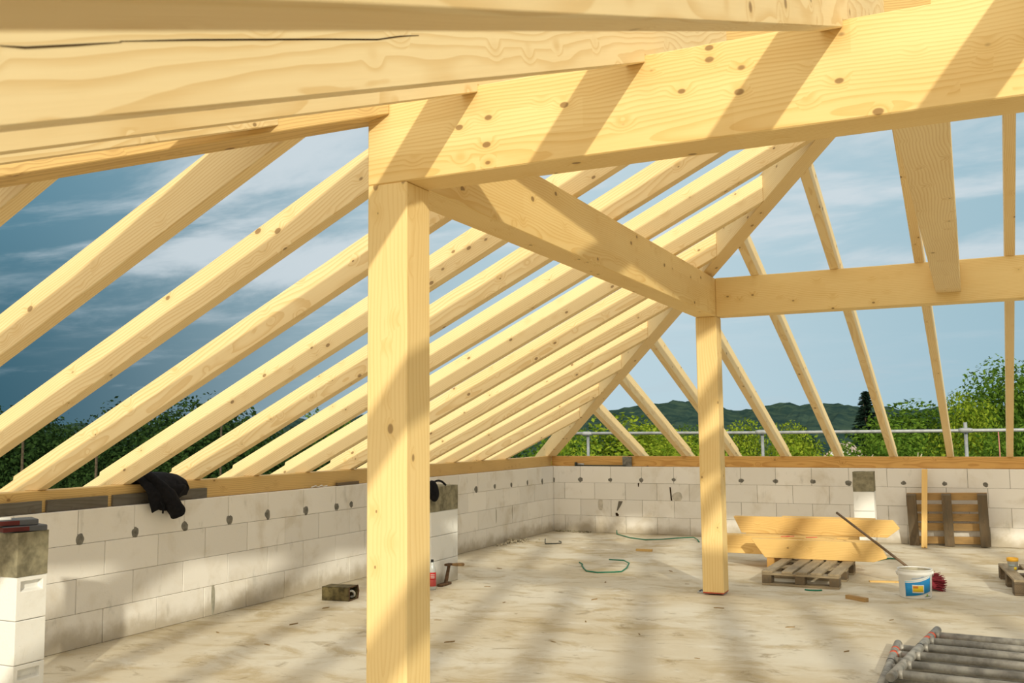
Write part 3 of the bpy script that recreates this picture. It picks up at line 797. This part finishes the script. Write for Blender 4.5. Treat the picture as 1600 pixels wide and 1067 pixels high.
# heap of mortar crumbs by the left wall
bm = bmesh.new()
for i in range(90):
    r = abs(random.gauss(0, .12)); a = random.uniform(0, 6.28); s = random.uniform(.008, .035)
    MM = Matrix.Translation((.02+abs(r*math.cos(a))*1.0, r*2.2*math.sin(a), s*.5+max(0, .05-r*.3)*random.random())) @ Matrix.Rotation(random.uniform(0, 3), 4, V((random.random(), random.random(), random.random()+.1))) @ Matrix.Scale(s, 4)
    bmesh.ops.create_icosphere(bm, subdivisions=1, radius=.6, matrix=MM)
o = finish('rubble_heap', bm, plain('mortar_crumbs', (.45, .40, .30), .95, .1, var=.3)); o.location = (.03, -1.75, 0); tag(o, 'small heap of mortar crumbs at the foot of the left wall', 'rubble', None, 'stuff')
bm = bmesh.new()
for i in range(50):
    x = random.uniform(0, .6); s = random.uniform(.008, .03)
    bmesh.ops.create_icosphere(bm, subdivisions=1, radius=.6, matrix=Matrix.Translation((x, -abs(random.gauss(0, .05)), s*.4)) @ Matrix.Rotation(random.uniform(0, 3), 4, 'X') @ Matrix.Scale(s, 4))
o = finish('rubble_heap', bm, M_cap); o.location = (.06, -.03, 0); tag(o, 'thin scatter of rubble in the far corner where the walls meet', 'rubble', None, 'stuff')

# ------------------------------------------------------------------ tin box by the left wall
tb = empty('tin_box', (.55, -6.47, 0), math.radians(8)); tag(tb, 'dirty olive metal box lying open-ended on the floor left of the nearest post', 'box')
bm = bmesh.new(); sec = [(-.09, 0), (.09, 0), (.115, .065), (.09, .125), (-.09, .125)]
for k in range(5):
    (a0, b0), (a1, b1) = sec[k], sec[(k+1) % 5]
    nx, nz = (b1-b0), -(a1-a0); ln = math.hypot(nx, nz); nx, nz = nx/ln*.004, nz/ln*.004
    add_prism(bm, [V((-.14, a0, b0)), V((-.14, a1, b1)), V((-.14, a1-nx, b1-nz)), V((-.14, a0-nx, b0-nz))], (.28, 0, 0))
add_prism(bm, [V((-.138, a*.97, b*.97+.002)) for a, b in sec], (.004, 0, 0))
finish('tin_shell', bm, M_tin, tb)
bm = bmesh.new()
ri = [(a*1.03, b*1.03-.002) for a, b in sec]; rj = [(a*.86, b*.86+.009) for a, b in sec]
for k in range(5):
    a, b = ri[k], ri[(k+1) % 5]; c, d_ = rj[(k+1) % 5], rj[k]
    add_prism(bm, [V((.136, *a)), V((.136, *b)), V((.136, *c)), V((.136, *d_))], (.006, 0, 0))
finish('rim', bm, M_rust, tb)
bm = bmesh.new(); add_tube(bm, smoothpath([(.09, -.05, .075), (.12, -.01, .085), (.13, .03, .06), (.12, .045, .03), (.09, .04, .02)], 5), .012, 8); finish('crumpled_foil', bm, plain('foil', (.55, .55, .52), .35, .5, .6), tb, smooth=True)

# ------------------------------------------------------------------ bottle and hand tool at the pillar
bo = empty('bottle', (.885, -5.55, 0)); bo.location = (1.075, -5.66, 0); tag(bo, 'plastic bottle with red label and black cap standing by the white pillar', 'bottle')
bm = bmesh.new(); add_lathe(bm, [(0, .003), (.028, 0), (.036, .01), (.037, .05), (.034, .075), (.036, .10), (.036, .17), (.030, .21), (.016, .255), (.0125, .265), (.0125, .275), (0, .275)], 28); finish('bottle_body', bm, M_clear, bo, smooth=True)
bm = bmesh.new(); add_lathe(bm, [(.0385, .035), (.0385, .10), (.0372, .10)], 28); finish('drink', bm, plain('red_drink', (.50, .06, .05), .3), bo, smooth=True)
bm = bmesh.new(); add_lathe(bm, [(.0365, .10), (.0375, .101), (.0375, .169), (.0365, .17)], 28); lb = finish('wrap_label', bm, M_red, bo, smooth=True)
for zz in (.115, .13, .145):
    bm = bmesh.new(); n = 8
    rows = [[bm.verts.new(V((.0379*math.cos(math.radians(-85+i*8)), .0379*math.sin(math.radians(-85+i*8)), q))) for i in range(n+1)] for q in (zz, zz+.006)]
    for k in range(n): bm.faces.new((rows[0][k], rows[0][k+1], rows[1][k+1], rows[1][k]))
    finish('white_print', bm, M_white, lb)
bm = bmesh.new(); add_lathe(bm, [(0, .292), (.014, .292), (.0145, .288), (.0145, .266), (0, .266)], 20); finish('cap', bm, M_black, bo)

tl = empty('hand_tool', (1.06, -5.36, 0)); tag(tl, 'rusty iron hand tool with wooden handle propped against the white pillar', 'tool')
bm = bmesh.new(); add_tube(bm, [(-.0, -.0, .022), (.015, .045, .20)], .016, 8, rads=[.021, .016]); finish('iron_shaft', bm, M_rust, tl)
bm = bmesh.new(); add_box(bm, (-.03, -.13, 0), (.03, .075, .026), .006); finish('iron_foot', bm, M_rust, tl)
bm = bmesh.new(); add_box(bm, (-.016, -.005, .188), (.034, .085, .212), .005); finish('iron_head', bm, M_rust, tl)
bm = bmesh.new(); add_tube(bm, smoothpath([(.012, .07, .20), (.015, .16, .185), (.018, .25, .175), (.02, .335, .165)], 4), .015, 10, rads=[.009+.009*math.sin(min(1, i/7)*1.57) for i in range(13)]); finish('wooden_handle', bm, M_handle, tl, smooth=True)

# ------------------------------------------------------------------ black jacket over the left plate
def drape(name, y0, y1, zbot, parent, mat, seed, bulge=.045, nu=26, nv=30):
    bm = bmesh.new(); grid = []
    for i in range(nu+1):
        fu = i/nu; y = y0+(y1-y0)*fu; row = []
        zb = zbot(fu)
        top = 1.172+.045*math.sin(math.pi*fu)**.6
        path = [V((-.24, 0, 1.13)), V((-.20, 0, top)), V((-.10, 0, top+.012)), V((-.01, 0, top-.01)), V((.045, 0, top-.07)), V((.055, 0, (top+zb)/2)), V((.035, 0, zb))]
        pp = smoothpath(path, 6)
        for j in range(nv+1):
            q = pp[min(len(pp)-1, int(j/nv*(len(pp)-1)))]
            nn = mnoise.noise(V((y*7+seed, j*.10, seed)))*bulge + mnoise.noise(V((y*16, j*.2+seed, 3)))*bulge*.45
            edge = min(1, 4*min(fu, 1-fu))
            x = q.x + (abs(nn)+.012)*(1 if q.x > -.15 else -.3)*(.25+.75*edge)
            drop = max(0, 1.15-q.z)/.2
            yy = y + mnoise.noise(V((q.z*6, y*3, seed)))*.02 + .085*drop*(1-fu) - .07*drop*fu
            row.append(bm.verts.new((x, yy, q.z + abs(nn)*.3*(1 if q.z > 1.15 else 0))))
        grid.append(row)
    for a, b in zip(grid, grid[1:]):
        for k in range(nv): bm.faces.new((a[k], a[k+1], b[k+1], b[k]))
    o = finish(name, bm, mat, parent, smooth=True)
    s = o.modifiers.new('thickness', 'SOLIDIFY'); s.thickness = .012; s.offset = 1
    return o
jk = empty('jacket', (0, 0, 0)); tag(jk, 'black cloth jacket thrown over the left wall plate, sleeve hanging down', 'jacket')
drape('jacket_body', -8.405, -7.92, lambda f: .93 + .16*max(0, f-.3) + .02*math.sin(f*9), jk, M_cloth, 2.0)
bm = bmesh.new(); add_tube(bm, smoothpath([(-.02, -8.33, 1.235), (.055, -8.28, 1.16), (.085, -8.19, 1.06), (.085, -8.11, .97), (.075, -8.06, .905)], 6), .06, 16, rads=[.03+.035*math.sin(min(1, i/14)*1.57) for i in range(25)])
for v in bm.verts: v.co += V([mnoise.noise(v.co*14+V((k*5, 0, 0)))*.014 for k in range(3)])
finish('sleeve', bm, M_cloth, jk, smooth=True)
bm = bmesh.new(); add_tube(bm, smoothpath([(.085, -8.27, 1.02), (.095, -8.245, .97), (.09, -8.24, .92)], 5), .008, 8); finish('cord_end', bm, M_cloth, jk, smooth=True)

# black cap hanging on the middle pillar
hc = empty('black_cap', (1.0, -5.40, 0)); tag(hc, 'black cap hung on the top edge of the pillar beside the nearest post', 'cap')
bm = bmesh.new(); bmesh.ops.create_uvsphere(bm, u_segments=20, v_segments=12, radius=1, matrix=Matrix.Translation((.025, -.15, .955)) @ Matrix.Rotation(math.radians(25), 4, 'X') @ Matrix.Diagonal((.05, .075, .115, 1))); finish('crown', bm, M_cloth, hc, smooth=True)
bm = bmesh.new(); add_tube(bm, smoothpath([(-.01, -.10, 1.035), (-.01, -.01, 1.05), (-.01, .08, 1.04), (0, .15, 1.0)], 6), .01, 10, rads=[.011]*19); finish('strap', bm, M_cloth, hc, smooth=True)

# cases on the near pillar
def case(loc, rz, L, Wd, H, label, m1, m2):
    r = empty('flat_case', loc, rz); tag(r, label, 'case', 'flat cases on the near pillar')
    bm = bmesh.new(); add_box(bm, (-L/2, -Wd/2, 0), (L/2, Wd/2, H), .004); finish('case_body', bm, m2, r)
    bm = bmesh.new(); add_box(bm, (-L/2-.002, -Wd/2-.002, H*.12), (L/2-.10, Wd/2+.002, H*.88), .002); finish('red_side', bm, m1, r)
    return r
case((.885, -10.15, .992), math.radians(70), .24, .20, .034, 'lower dark flat case lying on the concrete cap of the near pillar', M_case_r, M_case_g)
c2 = case((.865, -10.17, 1.0275), math.radians(62), .22, .19, .034, 'upper dark red and grey flat case stacked on the near pillar', M_case_r, M_case_g)
bm = bmesh.new(); add_box(bm, (-.10, -.07, .0345), (-.03, -.02, .047), .002); finish('white_tag', bm, M_white, c2)

# clamp and block on the far wall top, chain and strip on the left wall top
cl = empty('screw_clamp', (.35, -.0, 1.0)); cl.location = (.40, .04, 1.001); tag(cl, 'dark steel screw clamp lying on the far wall top by the corner', 'clamp')
bm = bmesh.new(); add_box(bm, (-.03, -.012, .002), (.78, .012, .02), .002); finish('clamp_bar', bm, M_hook, cl)
bm = bmesh.new(); add_box(bm, (-.045, -.03, 0), (-.02, .03, .06), .004); finish('clamp_jaw', bm, M_hook, cl)
bm = bmesh.new(); add_tube(bm, [(.0, -.02, .035), (.11, -.02, .03)], .012, 10); finish('clamp_screw', bm, M_steel, cl, smooth=True)
bm = bmesh.new(); add_box(bm, (-.075, -.012, 0), (.075, .012, .15), .004)
for v in bm.verts: v.co += V([mnoise.noise(v.co*20+V((k*5, 0, 0)))*.006 for k in range(3)])
o = finish('slate_piece', bm, M_mortar); o.location = (1.20, .055, 1.0); tag(o, 'dark grey rough slab piece standing against the far wall plate', 'stone')
rod('wire_bundle', [(-.03, -6.15, 1.008), (-.02, -6.09, 1.02), (-.04, -6.03, 1.006), (-.015, -6.0, 1.02), (-.03, -5.95, 1.007), (-.02, -5.90, 1.012)], .006, plain('bright_wire', (.75, .75, .74), .3, .5, .8), 'small bundle of bright wire on top of the left wall', 'wire')
beam('wood_strip', (-.03, -5.72, 1.001), (-.03, -5.33, 1.001), .03, .03, M_pdark, 'short dark wood strip on the left wall top behind the nearest post', 'board', None, .002)

# ------------------------------------------------------------------ scaffold guard rail outside the far wall
gr = empty('scaffold_rail', (0, 1.0, 0)); tag(gr, 'grey tubular scaffold guard rail running outside beyond the far wall', 'railing')
bm = bmesh.new(); add_tube(bm, [(-1.5, 0, 1.512), (3.05, 0, 1.492), (12.5, 0, 1.512)], .024, 12); finish('top_rail', bm, M_rail, gr, smooth=True)
for x, zt in ((.192, 1.50), (3.052, 1.49), (5.889, 1.615), (8.8, 1.6)):
    bm = bmesh.new(); add_tube(bm, [(x, 0.05, -7.2), (x, 0.05, zt)], .024, 12); s = finish('standard', bm, M_rail, gr, smooth=True)
    bm = bmesh.new(); add_tube(bm, [(x-.09, 0, 1.50), (x-.05, 0, 1.50), (x+.05, 0, 1.50), (x+.09, 0, 1.50)], .03, 12, rads=[.026, .036, .036, .026]); finish('coupler', bm, M_rail, s, smooth=True)
rp = rod('cord', [V((6.30, 1.0, 1.50)), V((6.305, 1.0, 1.2)), V((6.30, 1.0, .8))], .008, plain('red_white_cord', (.55, .22, .20), .7), 'thin reddish cord hanging from the scaffold rail at far right', 'cord')
# yellow trestle rail outside on the left
rod('timber_rail', [V((-1.4, -10.3, 1.13)), V((-1.4, -9.42, 1.13))], .02, M_cut, 'thin yellow rail outside the left wall at the picture edge', 'rail', False)

# ------------------------------------------------------------------ trees
GZ = -7.2
def crown(blobs, n, size, seed, squash=1.0, droop=0.0):
    rnd = random.Random(seed); vs, fs = [], []
    wts = [b[3]*b[3] for b in blobs]; tot = sum(wts)
    for b, wt in zip(blobs, wts):
        cx, cy, cz, r = b; c = V((cx, cy, cz))
        for i in range(int(n*wt/tot)):
            d_ = V((rnd.gauss(0, 1), rnd.gauss(0, 1), rnd.gauss(0, 1))).normalized()
            rr = r*(.62+.45*rnd.random()**.7)*(1+.22*mnoise.noise(d_*2.3+c))
            p = c + V((d_.x*rr, d_.y*rr, d_.z*rr*squash))
            nn = (d_ + V((rnd.gauss(0, .7), rnd.gauss(0, .7), rnd.gauss(0, .7)+.3))).normalized()
            a = nn.orthogonal().normalized(); bb = nn.cross(a); th = rnd.uniform(0, 6.28)
            a, bb = a*math.cos(th)+bb*math.sin(th), bb*math.cos(th)-a*math.sin(th)
            s = size*rnd.uniform(.6, 1.4); k = len(vs)
            vs += [p-a*s, p-bb*s*.55-nn*s*.12, p+a*s, p+bb*s*.55-nn*s*.12]; fs.append((k, k+1, k+2, k+3))
    me = bpy.data.meshes.new('crown'); me.from_pydata([tuple(v) for v in vs], [], fs); me.update(); return me
def blobs_round(h0, h1, R, n, seed):
    rnd = random.Random(seed); out = []
    for i in range(n):
        f = rnd.random(); z = h0+(h1-h0)*f
        w_ = R*math.sqrt(max(.05, 1-(2*f-.85)**2/1.35))
        a = rnd.uniform(0, 6.28); q = w_*rnd.random()**.5*.8
        out.append((q*math.cos(a), q*math.sin(a), z, R*rnd.uniform(.28, .5)))
    out.append((0, 0, (h0+h1)/2, R*.8)); return out
def trunk_mesh(h, r, seed, branches=6, spread=.24):
    rnd = random.Random(seed); bm = bmesh.new()
    pts = [V((rnd.gauss(0, .02)*h*i/6, rnd.gauss(0, .02)*h*i/6, h*i/6)) for i in range(7)]
    add_tube(bm, pts, r, 8, rads=[r*(1-.13*i) for i in range(7)])
    for i in range(branches):
        f = rnd.uniform(.35, .75); p = pts[int(f*6)]; a = rnd.uniform(0, 6.28); l = h*spread*rnd.uniform(.5, 1)
        q = p+V((math.cos(a)*l*.6, math.sin(a)*l*.6, l*.7)); add_tube(bm, [p, (p+q)/2+V((0, 0, -.05*l)), q], r*.35, 6, rads=[r*.4, r*.28, r*.1])
    me = bpy.data.meshes.new('trunk'); bm.to_mesh(me); bm.free(); return me
CR = {}
def proto(key, h, R, h0, n, size, blobs=16, seed=1, nm=None, squash=1.0):
    CR[key] = (crown(blobs_round(h0, h-R*.35, R, blobs, seed), n, size, seed, squash), trunk_mesh(h*.72, R*.06, seed))
proto('big', 12, 4.2, 3.2, 15000, .115, 30, 3)
proto('mid', 9.5, 3.0, 2.2, 11000, .10, 24, 5)
proto('tall', 11, 2.1, 2.4, 9000, .09, 24, 9)
proto('bush', 4.6, 2.4, .7, 9000, .06, 18, 11)
proto('bush2', 4.0, 2.8, .6, 9000, .06, 20, 15)
# conical ones
rb = random.Random(4)
CR['cone'] = (crown([(rb.gauss(0, .12), rb.gauss(0, .12), 1.5+i*.36, max(.3, 2.3*(1-i/22))) for i in range(22)], 10000, .085, 21, .5), trunk_mesh(8, .16, 3, 2))
def spruce_mesh():
    rnd = random.Random(8); vs, fs = [], []
    for lv in range(44):
        z = 1.0+lv*.24; R = 2.7*(1-lv/45)**.9+.10
        for k in range(16):
            a = rnd.uniform(0, 6.28); rr = R*rnd.uniform(.65, 1.12); dz = rnd.uniform(-.12, .12)
            for j in range(8):
                f = (j+.7)/8; c = V((math.cos(a)*rr*f, math.sin(a)*rr*f, z + dz - rr*.32*f + .16*f*f*rr)); s = .15*(1.2-f*.55)
                for q in range(2):
                    t1 = V((math.cos(a), math.sin(a), -.25)).normalized()*s*1.5; t2 = V((rnd.gauss(0, .5)-math.sin(a), rnd.gauss(0, .5)+math.cos(a), rnd.gauss(0, .8))).normalized()*s*.75
                    i0 = len(vs); vs += [c-t1, c-t2, c+t1, c+t2]; fs.append((i0, i0+1, i0+2, i0+3))
    me = bpy.data.meshes.new('spruce'); me.from_pydata([tuple(v) for v in vs], [], fs); me.update(); return me
CR['spruce'] = (spruce_mesh(), trunk_mesh(11, .18, 2, 0))
for k, mt in (('big', M_leaf_m), ('mid', M_leaf_m), ('tall', M_leaf_y), ('bush', M_leaf_y), ('bush2', M_leaf_m), ('cone', M_leaf_y), ('spruce', M_leaf_s)):
    pass
HGT = {'big': 12, 'mid': 9.5, 'tall': 11, 'bush': 4.8, 'bush2': 4.6, 'cone': 9.6, 'spruce': 11.75}
def tree(key, px, top, D, mat, label, sx=1.0, name=None, rz=None, cat='tree', group='trees beyond the building site'):
    """a tree standing D metres away whose top reaches the given height"""
    p = bearing(px, D, top); h = p.z-GZ; s = h/HGT[key]
    r = empty(name or ('spruce_tree' if key == 'spruce' else 'leafy_tree'), (p.x, p.y, GZ), random.uniform(0, 6.28) if rz is None else rz)
    r.scale = (s*sx, s*sx, s); tag(r, label, cat, group)
    me, tm = CR[key]
    ck = (key, mat.name)
    if ck not in CR:
        m2 = me.copy(); m2.materials.clear(); m2.materials.append(mat); CR[ck] = m2
    link('foliage', CR[ck], mat, r); link('trunk', tm, M_bark, r)
    return r
# right
tree('big', 1565, 560, 62, M_leaf_m, 'tall broad mid-green tree at far right behind the farthest rafters', 1.0)
tree('big', 1640, 575, 70, M_leaf_d, 'dark tree at the right picture edge behind the broad green tree', 1.1)
tree('mid', 1512, 592, 50, M_leaf_y, 'yellow-green tree just left of the tall broad tree at far right', .62)
tree('mid', 1590, 640, 46, M_leaf_m, 'smaller rounded tree under the tall broad tree at far right', .8)
tree('mid', 1430, 612, 66, M_leaf_m, 'green tree with a thin top left of the yellow-green tree at right', 1.3)
tree('mid', 1392, 640, 58, M_leaf_m, 'low green tree beside the foot of the dark spruce', 1.2)
tree('spruce', 1352, 606, 85, M_leaf_s, 'single dark pointed spruce against the pale sky', 1.15)
tree('tall', 1256, 656, 140, M_leaf_d, 'slim dark tree in front of the wooded hill, right of centre', 1.0)
tree('mid', 1238, 646, 60, M_leaf_y, 'bright yellow-green pointed tree between two far rafters', .68)
tree('mid', 1160, 641, 58, M_leaf_y, 'bright yellow-green rounded tree just right of the farther post', .75)
tree('mid', 1083, 650, 60, M_leaf_m, 'green pointed tree just left of the farther post', .6)
tree('mid', 985, 632, 50, M_leaf_y, 'yellowish bushy tree seen under the far hip rafter', 1.35)
tree('mid', 1030, 650, 54, M_leaf_y, 'yellowish bushy tree behind the bare pale branches', 1.3)
tree('mid', 905, 655, 50, M_leaf_m, 'green tree beyond the far corner of the walls', 1.3)
tree('mid', 860, 668, 44, M_leaf_m, 'dark green bush-like tree at the foot of the far hip rafter', 1.2)
# left; edge vignetting is put into their dark leaf colour
tree('big', 305, 612, 46, M_leaf_d, 'large dark tree seen between the fifth and sixth left rafters', 1.15)
tree('big', 225, 625, 55, M_leaf_d, 'large dark tree left of the other large one beyond the left rafters', 1.1)
tree('big', 380, 648, 52, M_leaf_d, 'dark tree beyond the middle of the left rafters', 1.1)
tree('mid', 450, 655, 52, M_leaf_d, 'dark tree beyond the left rafters, close to the nearest post', 1.3)
tree('mid', 515, 625, 60, M_leaf_m, 'green tree top peeping out left of the nearest post', .9)
tree('big', 112, 660, 62, M_leaf_d, 'rounded dark tree at far left below the clouds', .95)
tree('big', 60, 664, 60, M_leaf_d, 'rounded dark tree at the far left, second from the picture edge', 1.0)
tree('big', -8, 618, 50, M_leaf_d, 'dark tree at the left picture edge', 1.1)
tree('mid', 160, 676, 58, M_leaf_d, 'low dark tree between two larger ones at far left', 1.3)
tree('mid', 560, 652, 60, M_leaf_d, 'dark tree hidden mostly by the nearest post', 1.2)
tree('mid', 620, 655, 60, M_leaf_d, 'dark tree behind the nearest post and the left rafters', 1.2)
tree('mid', 700, 660, 60, M_leaf_d, 'dark tree behind the low ends of the left rafters', 1.2)
tree('mid', 770, 662, 55, M_leaf_d, 'dark tree behind the last left rafters near the far corner', 1.2)
# hedge band
hb = [(815, 690), (905, 672), (990, 675), (1070, 671), (1150, 676), (1228, 671), (1305, 678), (1380, 672), (1455, 676), (1530, 670), (1605, 674)]
for i, (px, top) in enumerate(hb):
    tree('bush' if i % 2 else 'bush2', px, top, 35+4*(i % 2), M_leaf_y if i in (1, 3, 5) else M_leaf_m, 'green bush in the dense hedge seen behind the scaffold rail', .78, 'hedge_bush', None, 'bush', 'hedge behind the scaffold rail')
for i, (px, top) in enumerate([(20, 706), (120, 703), (215, 698), (310, 690), (405, 693), (490, 690)]):
    tree('bush2', px, top, 38+4*(i % 2), M_leaf_d, 'dark bush seen low between the left rafters', .62, 'hedge_bush', None, 'bush', 'dark bushes beyond the left wall')
# bare pale trees
def bare(px, base, D, h, label, seed):
    p = bearing(px, D, base); rnd = random.Random(seed); bm = bmesh.new()
    def grow(p0, d_, l, r, lv):
        p1 = p0+d_*l*.5+V((rnd.gauss(0, .04), rnd.gauss(0, .04), 0))*l; p2 = p1+(d_+V((rnd.gauss(0, .2), rnd.gauss(0, .2), .05))).normalized()*l*.5
        add_tube(bm, [p0, p1, p2], r, 6, rads=[r, r*.8, r*.6])
        if lv:
            for k in range(3 if lv > 1 else 2):
                nd = (d_+V((rnd.gauss(0, .55), rnd.gauss(0, .55), rnd.gauss(.1, .3)))).normalized(); grow(p1 if k == 0 else p2, nd, l*.66, r*.55, lv-1)
    grow(V((0, 0, 0)), V((0, 0, 1)), h*.42, h*.016, 3)
    o = finish('bare_tree', bm, M_birch); o.location = (p.x, p.y, GZ); return tag(o, label, 'tree', 'bare pale trees')
bare(1012, 668, 30, 8.2, 'bare pale branching tree behind the scaffold rail left of the farther post', 3)
bare(1352, 668, 32, 8.4, 'bare pale tree behind the scaffold rail, below the dark spruce', 6)
bare(1392, 668, 32, 8.2, 'bare pale tree behind the scaffold rail, right of the dark spruce', 9)

# wooded hills far off
def hill(D, prof, name):
    bm = bmesh.new(); rnd = random.Random(D)
    nu, nv = 420, 16; grid = []
    for i in range(nu+1):
        px = -700+3200*i/nu; row = []
        tp = None
        for (a, ya), (b, yb) in zip(prof, prof[1:]):
            if a <= px <= b: f = (px-a)/(b-a); tp = ya+(yb-ya)*(3*f*f-2*f**3)
        if tp is None: tp = prof[-1][1]
        top = bearing(px, D, tp)
        for j in range(nv+1):
            f = j/nv; dd = D*(.62+.42*f); q = bearing(px, dd, 668)
            z_ = GZ + (top.z-GZ)*(math.sin(min(1, f/.9)*1.5708)**1.4 if f < .9 else 1-(f-.9)*4)
            n_ = mnoise.noise(V((q.x*.10, q.y*.10, 0)))*2.0 + mnoise.noise(V((q.x*.28, q.y*.28, 5)))*1.3
            row.append(bm.verts.new((q.x, q.y, z_ + n_*min(1, f*3)*D/420)))
        grid.append(row)
    for a, b in zip(grid, grid[1:]):
        for k in range(nv): bm.faces.new((a[k], b[k], b[k+1], a[k+1]))
    return setting(finish(name, bm, M_forest, smooth=False))
hill(420, [(-700, 668), (300, 664), (480, 655), (620, 650), (800, 652), (930, 648), (1000, 634), (1060, 630), (1110, 634), (1150, 641), (1200, 637), (1250, 633), (1310, 634), (1380, 638), (1450, 640), (1600, 640), (2500, 650)], 'hill_wooded')
# small far house and street poles
hp = bearing(1313, 75, 696)
ho = empty('house', (hp.x, hp.y, GZ)); tag(ho, 'tiny house with pale gable peeping over the hedge right of centre', 'house')
gz = hp.z-GZ
bm = bmesh.new(); add_prism(bm, [V((-1.2, 0, 0)), V((1.2, 0, 0)), V((1.2, 0, gz-.9)), V((0, 0, gz)), V((-1.2, 0, gz-.9))], (0, 6, 0)); finish('gable_wall', bm, M_white, ho)
bm = bmesh.new()
for s in (1, -1): add_prism(bm, [V((0, -.2, gz+.02)), V((s*1.5, -.2, gz-1.1)), V((s*1.5, -.2, gz-.98)), V((0, -.2, gz+.16))], (0, 6.4, 0))
finish('tiled_roof', bm, plain('tiles', (.52, .40, .34), .8), ho)
def pole(px, top, D, label):
    p = bearing(px, D, top); bm = bmesh.new(); add_tube(bm, [(0, 0, 0), (0, 0, p.z-GZ)], .09, 8, rads=[.05, .04]); s = finish('utility_pole', bm, M_bark); s.location = (p.x, p.y, GZ); tag(s, label, 'pole', 'utility poles beyond the left wall')
pole(36, 690, 34, 'thin wooden pole seen low at the far left between rafters')
pole(151, 706, 32, 'thin wooden pole seen low between the third and fourth left rafters from the picture edge')
pole(346, 662, 40, 'thin wooden pole seen between left rafters above the jacket')
